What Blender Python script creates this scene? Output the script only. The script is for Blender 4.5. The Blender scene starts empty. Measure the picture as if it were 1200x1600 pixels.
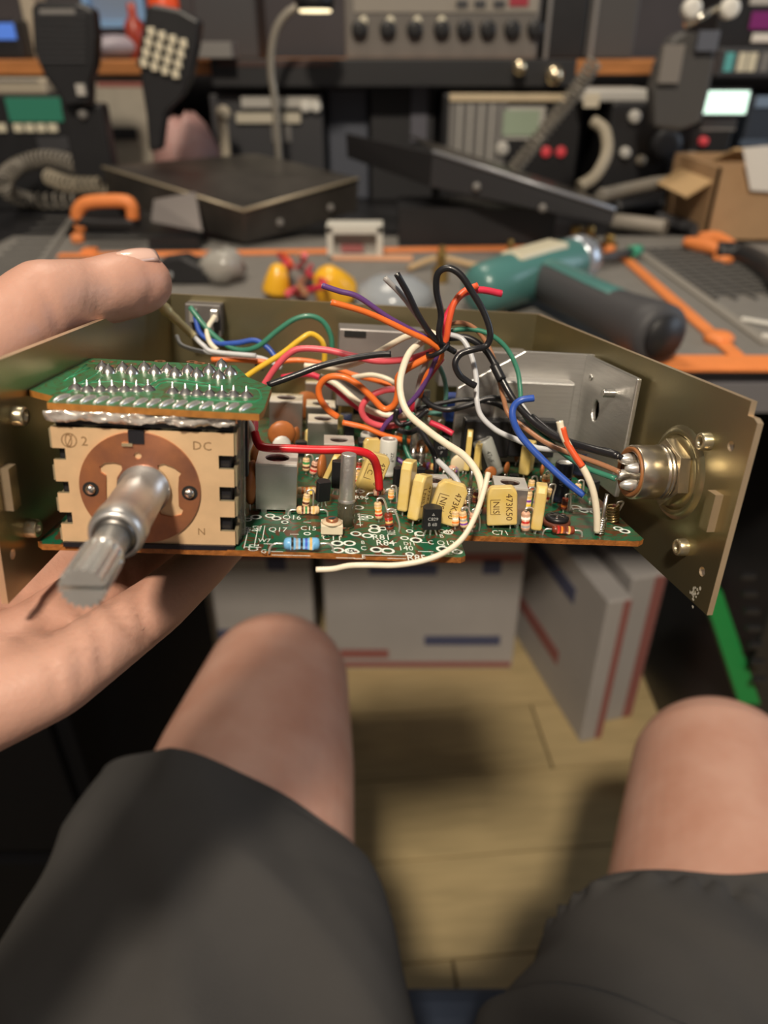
import bpy, bmesh, math, random
from mathutils import Vector, Matrix, geometry
random.seed(11)
scene = bpy.context.scene
COL = scene.collection
# ---------------------------------------------------------------- camera, world, lamps, exposure
PITCH = math.radians(32.0)
FPX = 1150.0
CAM = Vector((0.0, 0.0, 0.98))
cd = bpy.data.cameras.new('camera'); cam = bpy.data.objects.new('camera', cd); COL.objects.link(cam)
cam.location = CAM; cam.rotation_euler = (math.pi/2 - PITCH, 0, 0)
cd.sensor_fit = 'VERTICAL'; cd.sensor_height = 36.0; cd.sensor_width = 27.0
cd.lens = FPX / 1600.0 * 36.0
cd.clip_start = 0.01; cd.clip_end = 50
cd.dof.use_dof = True; cd.dof.focus_distance = 0.208; cd.dof.aperture_fstop = 9.8
scene.camera = cam
vs = scene.view_settings
vs.view_transform = 'Standard'; vs.look = 'None'; vs.gamma = 1.0; vs.use_curve_mapping = False
vs.exposure = 0.0
w = bpy.data.worlds.new('room_light'); scene.world = w; w.use_nodes = True
bg = w.node_tree.nodes['Background']; bg.inputs[0].default_value = (1.0, 0.93, 0.86, 1); bg.inputs[1].default_value = 0.15
def area_light(name, loc, target, sx, sy, power, col):
    d = bpy.data.lights.new(name, 'AREA'); d.shape = 'RECTANGLE'; d.size = sx; d.size_y = sy
    d.energy = power; d.color = col
    o = bpy.data.objects.new(name, d); COL.objects.link(o); o.location = loc
    o.rotation_euler = (Vector(target) - Vector(loc)).to_track_quat('-Z', 'Y').to_euler()
    return o
area_light('ceiling_lamp', (-0.13, -0.84, 2.45), (0.05, 0.40, 0.5), 0.18, 0.18, 48, (1.0, 0.87, 0.70))
area_light('ceiling_lamp_over_desk', (-0.25, 1.28, 2.45), (-0.05, 1.15, 0.8), 0.6, 0.6, 13, (1.0, 0.88, 0.72))
area_light('window_daylight', (2.3, 0.75, 1.35), (0.1, 0.6, 0.7), 1.1, 1.0, 10, (0.72, 0.84, 1.0))
# ---------------------------------------------------------------- frames
def V(*a): return Vector(a)
RIGHT = V(1, 0, 0); UP = V(0, math.sin(PITCH), math.cos(PITCH)); FWD = V(0, math.cos(PITCH), -math.sin(PITCH))
CW = Matrix(((RIGHT.x, UP.x, FWD.x), (RIGHT.y, UP.y, FWD.y), (RIGHT.z, UP.z, FWD.z)))
rv = V(-0.3936419, -0.0885487, -0.0469069)
RL = Matrix.Rotation(rv.length, 3, rv.normalized()) @ Matrix(((1, 0, 0), (0, 0, 1), (0, 1, 0)))
TL = V(-0.0880305, -0.0215992, 0.1724476)          # the hand-held chassis: its left front bottom corner, as seen from the lens
RADIO = Matrix.Translation(CAM + CW @ TL) @ (CW @ RL).to_4x4()
RW, RD, RH, RT, ZP = 0.17167, 0.14737, 0.055, 0.01205, 0.010
LO = -(RL.transposed() @ TL)
def ray(px, py): return V((px - 600) / FPX, (800 - py) / FPX, 1.0)
def Q(px, py, z=None, y=None, x=None):              # a point of the chassis (its own metres) on a plane of constant x, y or z
    d = RL.transposed() @ ray(px, py)
    if z is not None: k = (z - LO.z) / d.z
    elif y is not None: k = (y - LO.y) / d.y
    else: k = (x - LO.x) / d.x
    return LO + d * k
def QP(px, py, p0, n):
    d = RL.transposed() @ ray(px, py)
    return LO + d * ((V(*p0) - LO).dot(n) / d.dot(n))
def SC(v): return FPX / (RL @ v + TL).z              # photo pixels per metre at a chassis point
def Wp(px, py, z=None, y=None):                      # a point of the room on a plane of constant z or y
    d = CW @ ray(px, py)
    k = (z - CAM.z) / d.z if z is not None else (y - CAM.y) / d.y
    return CAM + d * k
# ---------------------------------------------------------------- materials
MATS = {}
def mat(name, col, rough=.5, metal=0., var=0., scale=60., bump=0., bscale=None, trans=0., emit=0., coat=0., sss=0., spec=.5, alt=None, stretch=(1, 1, 1), ior=1.45):
    if name in MATS: return MATS[name]
    m = bpy.data.materials.new(name); m.use_nodes = True; nt = m.node_tree; N = nt.nodes; L = nt.links
    b = N['Principled BSDF']
    b.inputs['Base Color'].default_value = (*col, 1); b.inputs['Roughness'].default_value = rough; b.inputs['Metallic'].default_value = metal
    b.inputs['Transmission Weight'].default_value = trans; b.inputs['Coat Weight'].default_value = coat
    b.inputs['Specular IOR Level'].default_value = spec; b.inputs['IOR'].default_value = ior
    if sss: b.inputs['Subsurface Weight'].default_value = sss; b.inputs['Subsurface Radius'].default_value = (.006, .002, .001)
    if emit: b.inputs['Emission Color'].default_value = (*col, 1); b.inputs['Emission Strength'].default_value = emit
    if var or bump or alt:
        tc = N.new('ShaderNodeTexCoord'); mp = N.new('ShaderNodeMapping'); mp.inputs['Scale'].default_value = stretch
        L.new(tc.outputs['Object'], mp.inputs[0])
        nz = N.new('ShaderNodeTexNoise'); nz.inputs['Scale'].default_value = scale; nz.inputs['Detail'].default_value = 5
        L.new(mp.outputs[0], nz.inputs[0])
        if var or alt:
            rp = N.new('ShaderNodeValToRGB'); rp.color_ramp.elements[0].position = .32; rp.color_ramp.elements[1].position = .68
            a2 = alt if alt else tuple(min(1, c * (1 + var)) for c in col)
            a1 = col if alt else tuple(c * (1 - var) for c in col)
            rp.color_ramp.elements[0].color = (*a1, 1); rp.color_ramp.elements[1].color = (*a2, 1)
            L.new(nz.outputs['Fac'], rp.inputs[0]); L.new(rp.outputs[0], b.inputs['Base Color'])
        if bump:
            n2 = N.new('ShaderNodeTexNoise'); n2.inputs['Scale'].default_value = bscale or scale; n2.inputs['Detail'].default_value = 4
            L.new(mp.outputs[0], n2.inputs[0])
            bp = N.new('ShaderNodeBump'); bp.inputs['Strength'].default_value = bump; bp.inputs['Distance'].default_value = .001
            L.new(n2.outputs['Fac'], bp.inputs['Height']); L.new(bp.outputs[0], b.inputs['Normal'])
    MATS[name] = m
    return m
def pcb_material(name, green, brown, scale, edge):
    m = bpy.data.materials.new(name); m.use_nodes = True; nt = m.node_tree; N = nt.nodes; L = nt.links; b = N['Principled BSDF']
    tc = N.new('ShaderNodeTexCoord')
    nz = N.new('ShaderNodeTexNoise'); nz.inputs['Scale'].default_value = scale; nz.inputs['Detail'].default_value = 1.5; nz.inputs['Distortion'].default_value = 1.2
    L.new(tc.outputs['Object'], nz.inputs[0])
    wv = N.new('ShaderNodeMath'); wv.operation = 'PINGPONG'; wv.inputs[1].default_value = .07; L.new(nz.outputs['Fac'], wv.inputs[0])
    rp = N.new('ShaderNodeValToRGB'); e = rp.color_ramp.elements
    e[0].position = .022 * edge; e[1].position = .025 * edge; e[0].color = (*brown, 1); e[1].color = (*green, 1)
    L.new(wv.outputs[0], rp.inputs[0])
    n2 = N.new('ShaderNodeTexNoise'); n2.inputs['Scale'].default_value = 900; L.new(tc.outputs['Object'], n2.inputs[0])
    mx = N.new('ShaderNodeMix'); mx.data_type = 'RGBA'; mx.blend_type = 'MULTIPLY'; mx.inputs[0].default_value = .35
    L.new(rp.outputs[0], mx.inputs[6]); L.new(n2.outputs['Color'], mx.inputs[7]); L.new(mx.outputs[2], b.inputs['Base Color'])
    b.inputs['Roughness'].default_value = .28
    MATS[name] = m
    return m
# ---------------------------------------------------------------- mesh builder
def frame_z(d):
    d = d.normalized(); a = V(0, 0, 1) if abs(d.z) < .9 else V(1, 0, 0)
    x = a.cross(d).normalized(); y = d.cross(x)
    return Matrix(((x.x, y.x, d.x), (x.y, y.y, d.y), (x.z, y.z, d.z)))
def catmull(pts, n):
    P = [V(*p) for p in pts]
    if len(P) < 3: return [P[0].lerp(P[-1], i / n) for i in range(n + 1)]
    out = []
    E = [P[0] * 2 - P[1]] + P + [P[-1] * 2 - P[-2]]
    for i in range(1, len(E) - 2):
        a, b, c, d = E[i - 1:i + 3]
        for k in range(n):
            t = k / n
            out.append(.5 * ((2 * b) + (c - a) * t + (2 * a - 5 * b + 4 * c - d) * t * t + (3 * b - a - 3 * c + d) * t ** 3))
    out.append(P[-1])
    return out
TXT = {}
class MB:
    def __init__(s): s.v = []; s.f = []; s.m = []; s.sm = []
    def add(s, vs_, fs, mi=0, smooth=False, M=None):
        o = len(s.v)
        s.v += [tuple(M @ Vector(p)) for p in vs_] if M is not None else [tuple(p) for p in vs_]
        for f in fs: s.f.append(tuple(i + o for i in f)); s.m.append(mi); s.sm.append(smooth)
        return s
    def box(s, c, d, mi=0, M=None):
        x, y, z = c; a, b, e = d[0] / 2, d[1] / 2, d[2] / 2
        vv = [(x + i * a, y + j * b, z + k * e) for i in (-1, 1) for j in (-1, 1) for k in (-1, 1)]
        return s.add(vv, [(0, 1, 3, 2), (4, 6, 7, 5), (0, 4, 5, 1), (2, 3, 7, 6), (0, 2, 6, 4), (1, 5, 7, 3)], mi, False, M)
    def cyl(s, p0, p1, r0, r1=None, n=12, mi=0, smooth=True, M=None, caps=True):
        r1 = r0 if r1 is None else r1
        p0 = V(*p0); p1 = V(*p1); F = frame_z(p1 - p0); vv = []
        for p, r in ((p0, r0), (p1, r1)):
            for i in range(n):
                a = 2 * math.pi * i / n; vv.append(p + F @ V(r * math.cos(a), r * math.sin(a), 0))
        s.add(vv, [(i, (i + 1) % n, n + (i + 1) % n, n + i) for i in range(n)], mi, smooth, M)
        if caps:
            o = len(s.v) - 2 * n
            s.f += [tuple(range(o + n - 1, o - 1, -1)), tuple(range(o + n, o + 2 * n))]; s.m += [mi, mi]; s.sm += [False, False]
        return s
    def lathe(s, prof, n=16, mi=0, M=None, smooth=True, mis=None, ang=2 * math.pi):
        vv = []; k = len(prof); full = abs(ang - 2 * math.pi) < 1e-6; nn = n if full else n + 1
        for i in range(nn):
            a = ang * i / n
            for r, z in prof: vv.append((r * math.cos(a), r * math.sin(a), z))
        for j in range(k - 1):
            s_m = mis[j] if mis else mi
            fs = [(i * k + j, ((i + 1) % nn) * k + j, ((i + 1) % nn) * k + j + 1, i * k + j + 1) for i in range(n)]
            if j == 0: s.add(vv, fs, s_m, smooth, M); o = len(s.v) - len(vv)
            else:
                for f in fs: s.f.append(tuple(q + o for q in f)); s.m.append(s_m); s.sm.append(smooth)
        return s
    def tube(s, pts, r, n=8, sub=6, mi=0, M=None, tip=None, raw=False, rfun=None):
        P = [V(*p) for p in pts] if raw else catmull(pts, sub)
        T = [(P[min(i + 1, len(P) - 1)] - P[max(i - 1, 0)]).normalized() for i in range(len(P))]
        F = frame_z(T[0]); x = F.col[0].copy(); vv = []
        for i, p in enumerate(P):
            x = (x - T[i] * x.dot(T[i])).normalized(); y = T[i].cross(x)
            rr = r if rfun is None else r * rfun(i / max(1, len(P) - 1))
            for k in range(n):
                a = 2 * math.pi * k / n; vv.append(p + x * (rr * math.cos(a)) + y * (rr * math.sin(a)))
        o = len(s.v); L = len(P)
        s.add(vv, [(i * n + k, i * n + (k + 1) % n, (i + 1) * n + (k + 1) % n, (i + 1) * n + k) for i in range(L - 1) for k in range(n)], mi, True, M)
        s.f += [tuple(range(o + n - 1, o - 1, -1)), tuple(range(o + (L - 1) * n, o + L * n))]; s.m += [mi, mi]; s.sm += [False, False]
        if tip is not None:
            for q, t in ((P[0], -T[0]), (P[-1], T[-1])):
                s.cyl(q - t * r * .2, q + t * r * .12, r * .5, r * .45, 6, tip, True, M)
        return s
    def prism(s, poly, z0, z1, mi=0, M=None, holes=(), smi=None, smooth=False):
        loops = [[V(p[0], p[1], 0) for p in poly]] + [[V(p[0], p[1], 0) for p in h] for h in holes]
        tri = geometry.tessellate_polygon(loops); flat = [p for l in loops for p in l]; n = len(flat)
        vv = [(p.x, p.y, z0) for p in flat] + [(p.x, p.y, z1) for p in flat]
        s.add(vv, [tuple(t) for t in tri] + [tuple(n + i for i in reversed(t)) for t in tri], mi, False, M)
        o = len(s.v) - 2 * n; a = 0
        for l in loops:
            k = len(l)
            for i in range(k):
                s.f.append((o + a + i, o + a + (i + 1) % k, o + n + a + (i + 1) % k, o + n + a + i)); s.m.append(mi if smi is None else smi); s.sm.append(smooth)
            a += k
        return s
    def ball(s, c, r, n=12, mi=0, M=None):
        r = r if hasattr(r, '__len__') else (r, r, r); k = max(4, n // 2)
        prof = [(math.sin(math.pi * j / k), -math.cos(math.pi * j / k)) for j in range(k + 1)]
        T = Matrix.Translation(V(*c)) @ Matrix.Diagonal((*r, 1))
        return s.lathe(prof, n, mi, (M @ T) if M is not None else T)
    def text(s, t, size, M, mi=0, align='CENTER'):
        key = (t, align)
        if key not in TXT:
            c = bpy.data.curves.new('lettering', 'FONT'); c.body = t; c.size = 1; c.align_x = align; c.align_y = 'CENTER'; c.resolution_u = 2
            o = bpy.data.objects.new('lettering', c); me = bpy.data.meshes.new_from_object(o)
            TXT[key] = ([tuple(v.co) for v in me.vertices], [tuple(p.vertices) for p in me.polygons])
            bpy.data.objects.remove(o); bpy.data.curves.remove(c); bpy.data.meshes.remove(me)
        vv, ff = TXT[key]
        return s.add([(a * size, b * size, 0) for a, b, c in vv], ff, mi, False, M)
    def mesh(s, name, mats, fix=True):
        me = bpy.data.meshes.new(name); me.from_pydata(s.v, [], s.f)
        for m in mats if isinstance(mats, (list, tuple)) else [mats]: me.materials.append(m)
        me.polygons.foreach_set('material_index', s.m); me.polygons.foreach_set('use_smooth', s.sm)
        if fix:
            bm = bmesh.new(); bm.from_mesh(me)
            bmesh.ops.remove_doubles(bm, verts=bm.verts, dist=1e-7)
            bmesh.ops.recalc_face_normals(bm, faces=bm.faces); bm.to_mesh(me); bm.free()
        me.update()
        return me
    def build(s, name, mats, parent=None, bevel=0, seg=2, fix=True):
        o = bpy.data.objects.new(name, s.mesh(name, mats, fix)); COL.objects.link(o)
        if parent is not None: o.parent = parent
        if bevel:
            b = o.modifiers.new('bevel', 'BEVEL'); b.width = bevel; b.segments = seg; b.limit_method = 'ANGLE'; b.angle_limit = math.radians(35)
            b.harden_normals = False
        return o
def empty(name, loc=(0, 0, 0), parent=None, M=None):
    o = bpy.data.objects.new(name, None); COL.objects.link(o); o.empty_display_size = .02
    if M is not None: o.matrix_world = M
    else: o.location = loc
    if parent is not None: o.parent = parent
    return o
def tag(o, label=None, cat=None, group=None, kind=None):
    if label: o['label'] = label
    if cat: o['category'] = cat
    if group: o['group'] = group
    if kind: o['kind'] = kind
    return o
def link(me, name, parent, M):
    o = bpy.data.objects.new(name, me); COL.objects.link(o); o.parent = parent; o.matrix_local = M
    return o
def RZ(a): return Matrix.Rotation(math.radians(a), 4, 'Z')
def RX(a): return Matrix.Rotation(math.radians(a), 4, 'X')
def RY(a): return Matrix.Rotation(math.radians(a), 4, 'Y')
def TR(*a): return Matrix.Translation(V(*a) if len(a) == 3 else a[0])
def circle(cx, cy, r, n=14, ry=None): return [(cx + r * math.cos(2 * math.pi * i / n), cy + (ry or r) * math.sin(2 * math.pi * i / n)) for i in range(n)]
# ================================================================ the setting
wood = mat('laminate', (.50, .385, .20), .45, 0, var=.10, scale=9, stretch=(1, 9, 1), bump=.05)
DESK = .74
floor = MB().box((0, .6, -.012), (4.4, 4.0, .010)).build('floor', mat('floor_joint', (.10, .07, .035), .8)); tag(floor, 'pale wooden laminate floor under the desk and chair', 'floor', kind='structure')
pk = [MB().box((0, 0, 0), (1.196, .1365, .007)).mesh('plank', wm_) for wm_ in (wood, mat('laminate_b', (.46, .355, .185), .45, 0, var=.10, scale=8, stretch=(1, 10, 1)), mat('laminate_c', (.52, .40, .21), .45, 0, var=.08, scale=11, stretch=(1, 8, 1)))]
FA = RZ(5)
for r in range(-14, 11):
    for c in range(-2, 2):
        p = FA @ V(c * 1.2 + (r * .47) % 1.2, r * .139 + .553, 0)
        if -2.1 < p.x < 2.1 and -1.3 < p.y < 2.4:
            link(random.choice(pk), 'plank', floor, TR(p.x, p.y, -.0035) @ FA)
wallm = mat('dark_wall_paint', (.055, .052, .058), .8, var=.1, scale=6)
wb = MB().box((0, 1.98, 1.25), (4.4, .06, 2.5)).build('wall_back', wallm); tag(wb, 'dark wall behind the shelves', 'wall', kind='structure')
wl = MB().box((-2.2, .6, 1.25), (.06, 3.9, 2.5)).build('wall_left', mat('wall_paint', (.30, .28, .26), .8, var=.05, scale=5)); tag(wl, 'plain wall left of the desk', 'wall', kind='structure')
# desk
blk = mat('desk_black', (.014, .014, .016), .42, var=.15, scale=20)
dk = empty('desk', (0, 1.2, 0)); tag(dk, 'long black desk carrying the mat, tools and radios', 'desk')
def child(m, name, mt, par, **k):
    o = m.build(name, mt, par, **k); o.matrix_parent_inverse = Matrix.Translation(-par.location); return o
Y0 = Wp(1170, 596, z=DESK).y
child(MB().box((0, (Y0 + 1.93) / 2, DESK - .015), (2.6, 1.93 - Y0, .03)), 'desk_top', blk, dk, bevel=.002)
child(MB().box((0, Y0 + .0, DESK - .0145), (2.6, .004, .027)), 'edge_trim', mat('edge_grey', (.20, .20, .22), .35, .3), dk)
for sx in (-1.22, 1.22):
    for y in (Y0 + .06, 1.86): child(MB().box((sx, y, (DESK - .03) / 2), (.05, .05, DESK - .03)), 'leg', blk, dk, bevel=.003)
child(MB().box((0, 1.84, .50), (2.4, .02, .40)), 'modesty_panel', blk, dk)
# upper shelf on the desk
shw = mat('shelf_orange_wood', (.42, .17, .055), .4, var=.18, scale=14, stretch=(1, 8, 8))
SY = 1.44
shz0, shz1 = Wp(100, 117, y=SY).z, Wp(100, 93, y=SY).z
shelf = empty('desk_shelf', (0, 1.6, DESK)); tag(shelf, 'orange-brown wooden shelf raised above the desk at the back', 'shelf')
child(MB().box((0, (SY + 1.93) / 2, (shz0 + shz1) / 2), (2.5, 1.93 - SY, shz1 - shz0)), 'shelf_board', shw, shelf, bevel=.003)
for x in (-1.2, 1.2): child(MB().box((x, 1.62, (DESK + shz0) / 2), (.022, .5, shz0 - DESK)), 'upright', blk, shelf)
SHELF = shz1
# ================================================================ the opened radio chassis, held in the hand
radio = empty('radio_chassis', M=RADIO)
tag(radio, 'opened gold-tinted metal radio chassis with green circuit board and loose wires, held in the hand', 'radio')
gold = mat('zinc_gold', (.42, .35, .19), .30, .9, alt=(.35, .315, .195), scale=30, bump=.03, bscale=900)
gold_edge = mat('cut_edge', (.72, .56, .38), .38, .8, var=.1)
steel = mat('bright_steel', (.74, .72, .68), .24, 1, var=.08, scale=300)
tin = mat('tinned', (.88, .86, .82), .30, .82, var=.06, scale=500)
alu = mat('brushed_aluminium', (.66, .65, .63), .36, .9, var=.06, scale=120, bump=.15, bscale=700, stretch=(1, 1, 12))
brown_edge = mat('phenolic_edge', (.30, .105, .022), .5, 0, var=.3, scale=500, bump=.4, bscale=900)
pcb_m = pcb_material('main_board_mask', (.010, .115, .055), (.115, .045, .020), 95, 1)
pcb_s = pcb_material('switch_board_mask', (.045, .20, .085), (.085, .10, .035), 120, .7)
white_ink = mat('white_ink', (.75, .80, .75), .5)
black_ink = mat('black_ink', (.02, .018, .015), .5)
blackp = mat('black_plastic', (.012, .012, .014), .38)
blackm = mat('black_switch_body', (.008, .008, .012), .5)
tan = mat('tan_plate', (.80, .55, .32), .42, .35, var=.06, scale=200)
copper = mat('copper_disc', (.66, .27, .12), .36, .7, alt=(.28, .13, .10), scale=75, bump=.1, bscale=500)
hole_m = mat('dark_hole', (.01, .01, .01), .8)
nL = V(RD, -RT, 0).normalized(); nR = V(RD, RT, 0).normalized()
sL = V(RT, RD, 0).normalized(); sR = V(-RT, RD, 0).normalized()
def panel_frame(o, s): 
    z = V(0, 0, 1); h = s.cross(z)
    return Matrix(((s.x, z.x, h.x, o[0]), (s.y, z.y, h.y, o[1]), (s.z, z.z, h.z, o[2]), (0, 0, 0, 1)))
PLM = panel_frame((0, 0, 0), sL); PRM = panel_frame((RW, 0, 0), sR)
def onL(px, py): p = QP(px, py, (0, 0, 0), nL); return p.dot(sL), p.z
def onR(px, py): p = QP(px, py, (RW, 0, 0), nR); return (p - V(RW, 0, 0)).dot(sR), p.z
PLEN = math.hypot(RD, RT)
# side panels
jack = onR(1058, 738)
holesR = [circle(*onR(1142, 697), .0013), circle(*onR(1097, 893), .0013), circle(*onR(1107, 690), .0012), circle(*onR(1070, 855), .0012), circle(jack[0], jack[1], .0075, 20)]
a = onR(1117, 772)
m = MB().prism([(0, 0), (0, .0508), (.0016, .0516), (.0040, .0516), (.0040, .055), (PLEN, .055), (PLEN, 0), (.0015, 0)], 0, .0016, 0, PRM, holesR, 1)
pr = m.build('side_panel', [gold, gold_edge], radio)
holesL = [circle(*onL(20, 866), .0013), circle(*onL(23, 650), .0012), circle(*onL(44, 825), .0012)]
m = MB().prism([(0, 0), (0, .055), (PLEN, .055), (PLEN, 0), (.0015, 0)], -.0016, 0, 0, PLM, holesL, 1)
pl = m.build('side_panel', [gold, gold_edge], radio)
m = MB().prism([(RT - .001, 0), (RT - .001, .055), (RW - RT + .001, .055), (RW - RT + .001, 0)], 0, .0014, 0,
               Matrix(((1, 0, 0, 0), (0, 0, 1, RD), (0, 1, 0, 0), (0, 0, 0, 1))), [], 1)
rear = m.build('rear_panel', [gold, gold_edge], radio)
def rivet_nut(par, PM, sz, sg):
    MB().lathe([(.0012, 0), (.0012, .0024), (.0019, .0027), (.0023, .0022), (.0024, 0)], 16, 0, PM @ TR(sz[0], sz[1], 0) @ Matrix.Diagonal((1, 1, sg, 1))).build('rivet_nut', mat('nut_gold', (.62, .55, .38), .3, .9), par)
for p in ((1107, 690), (1070, 855)): rivet_nut(pr, PRM, onR(*p), -1)
for p in ((23, 650), (44, 825)): rivet_nut(pl, PLM, onL(*p), 1)
def tab(par, PM, p, q, sg):
    c = ((p[0] + q[0]) / 2, (p[1] + q[1]) / 2); h = abs(p[1] - q[1])
    MB().prism([(-.0018, -h / 2), (.0018, -h / 2), (.0018, h / 2), (-.0018, h / 2)], 0, sg * .0022, 0, PM @ TR(c[0], c[1], 0), [], 1).build('punched_tab', [gold, gold_edge], par)
tab(pr, PRM, onR(1117, 765), onR(1117, 832), -1)
tab(pl, PLM, onL(8, 725), onL(8, 797), 1)
# pressed ring around the microphone jack
MB().lathe([(.0086, 0), (.0098, .0004), (.0108, .0010), (.0120, .0008), (.0130, 0)], 32, 0, PRM @ TR(jack[0], jack[1], 0) @ Matrix.Diagonal((1, 1, -1, 1))).build('pressed_ring', gold, pr)
scf = MB(); rq = random.Random(2)
for k in range(16): cx_, cy_ = rq.gauss(0, .0009), rq.gauss(0, .0011); scf.prism([(cx_ + rq.uniform(.0002, .0006) * math.cos(a_), cy_ + rq.uniform(.0002, .0007) * math.sin(a_)) for a_ in (0, 1, 2, 3, 4, 5)], -.00003, -.00005, 0, PRM @ TR(*onR(1086, 928), 0))
scf.build('scuff_mark', mat('scuff', (.50, .48, .41), .8), pr, fix=False)
# microphone jack: barrel, knurled nut, hex nut, solder face
JM = PRM @ TR(jack[0], jack[1], 0) @ Matrix.Diagonal((1, 1, -1, 1))      # +z points into the chassis
jmat = mat('jack_nickel', (.62, .54, .42), .27, .95, var=.1, scale=200)
hexp = [(.0092 * math.cos(math.pi / 3 * i + .3), .0092 * math.sin(math.pi / 3 * i + .3)) for i in range(6)]
j = MB().lathe([(0, .0005), (.0072, .0005), (.0072, .0045), (.0076, .0048), (.0076, .0052), (.0072, .0055), (.0076, .0058), (.0076, .0062), (.0072, .0065), (.0074, .0070), (.0074, .0135), (.0072, .0138), (.0064, .0138), (.0064, .0128), (0, .0128)], 32, 0, JM).build('microphone_jack', jmat, radio)
MB().prism(hexp, .0012, .0042, 0, JM, [circle(0, 0, .0073, 20)]).build('hex_nut', jmat, j, bevel=.0004)
MB().lathe([(.0075, .0002), (.0105, .0002), (.0108, .0007), (.0075, .0011)], 24, 0, JM).build('lock_washer', mat('washer_gold', (.50, .40, .20), .3, .9), j)
MB().lathe([(.0055, .0130), (.0066, .0130), (.0069, .0142), (.0064, .0144), (.0055, .0139)], 24, 0, JM).build('insulator_ring', mat('insulator', (.30, .12, .04), .5), j)
for k in range(4):
    aa = math.pi / 4 + k * math.pi / 2 + .2; c = (math.cos(aa) * .0036, math.sin(aa) * .0036)
    MB().lathe([(.0016, .0127), (.0017, .0142), (.0013, .0158), (.0007, .0170), (0, .0174)], 10, 0, JM @ TR(c[0], c[1], 0)).build('solder_cup', tin, j)
# aluminium bracket
yb = .0885
yR = lambda px, py: QP(px, py, V(RW, 0, 0) - nR * .0016, nR)
b0 = Q(715, 606, y=yb); b1 = Q(820, 549, y=yb); b2 = Q(941, 552, y=yb)
face = [(b0.x, ZP), (b0.x, b0.z), (b1.x, b1.z), (b2.x, b1.z), (b2.x, ZP)]
m = MB().prism(face, yb, yb + .002, 0, Matrix(((1, 0, 0, 0), (0, 0, 1, 0), (0, 1, 0, 0), (0, 0, 0, 1))))
BRM = PRM @ TR(0, 0, -.0016)
s0, zt = (b2 - V(RW, 0, 0)).dot(sR), b1.z
s1 = onR(1012, 592)[0]; hb = onR(944, 642); sc_ = onR(938, 590)
m.prism([(s1, .012), (s1, zt), (s0, zt), (s0, .012)], -.0016, 0, 0, BRM, [circle(hb[0], hb[1], .0026, 18, .0036)])
br = m.build('aluminium_bracket', alu, radio, bevel=.0004)
sw = onR(975, 615)
mm = MB()
for i in range(8): mm.lathe([(.0011, i * .0005), (.0014, i * .0005 + .00025), (.0011, i * .0005 + .0005)], 12, 0, PRM @ TR(sw[0], sw[1], -.0032) @ Matrix.Diagonal((1, 1, -1, 1)))
mm.cyl((0, 0, 0), (0, 0, .004), .0011, n=10, M=PRM @ TR(sw[0], sw[1], -.0032) @ Matrix.Diagonal((1, 1, -1, 1))).build('screw', steel, br)
MB().lathe([(.0004, .0001), (.0012, .0001), (.0010, .0005), (.0004, .0005)], 10, 0, PRM @ TR(onR(938, 590)[0], onR(938, 590)[1], -.0032) @ Matrix.Diagonal((1, 1, -1, 1))).build('rivet', steel, br)
c0 = Q(775, 612, y=yb - .006); c1 = Q(898, 616, y=yb - .006)
MB().box(((c0.x + c1.x) / 2, yb - .003, (c0.z + ZP + .006) / 2 + .004), (c1.x - c0.x, .006, c0.z - ZP - .006)).build('heat_spreader', alu, br, bevel=.0008)
for px in (832, 760):
    q = Q(px, 680, y=yb - .009)
    MB().box((q.x, yb - .008, q.z - .001), (.016, .005, .013)).build('power_transistor', blackp, radio, bevel=.0006)
# ---------------------------------------------------------------- main board
pts = [(.0030, .0138), (.0045, .0122), (.1085, .0100), (.1098, .0112), (.1102, .0225), (.1115, .0238), (.1610, .0228), (.1630, .0245), (.1560, .1330), (.0150, .1340)]
MB().prism(pts, ZP - .0016, ZP, 0, None, [], 1).build('circuit_board', [pcb_m, brown_edge], radio)
board = radio.children[-1]
zi = ZP + .00004
def B(px, py): return Q(px, py, z=ZP)
ring = MB()
for (px, py, r, d) in [(400, 808, 9, 1), (422, 806, 8, 0), (432, 810, 8, 1), (527, 849, 10, 1), (546, 849, 10, 0), (528, 860, 10, 0), (549, 861, 11, 1), (585, 829, 10, 0), (556, 834, 9, 2), (574, 837, 9, 0), (588, 859, 10, 1), (606, 861, 11, 0), (650, 844, 10, 1), (692, 858, 11, 1), (714, 862, 9, 0), (656, 834, 9, 0),
                       (585, 823, 8, 1), (632, 841, 7, 0), (560, 793, 9, 0), (562, 768, 8, 0), (612, 766, 9, 0), (976, 830, 9, 1), (966, 826, 8, 0), (930, 800, 9, 0), (912, 798, 8, 1), (900, 793, 10, 0), (745, 800, 8, 1), (700, 832, 8, 0), (598, 826, 7, 1), (387, 812, 7, 0), (640, 866, 7, 1), (480, 834, 6, 0), (445, 816, 6, 1), (556, 862, 6, 2), (578, 808, 6, 0), (640, 830, 6, 1)]:
    q = B(px, py); s = r / SC(q)
    ring.lathe([(s * .62, 0), (s, 0)], 16, 0, TR(q.x, q.y, zi), False)
    if d: ring.lathe([(0, .00001), (s * .42, .00001)], 10, 1 if d == 1 else 2, TR(q.x, q.y, zi), False)
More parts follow.
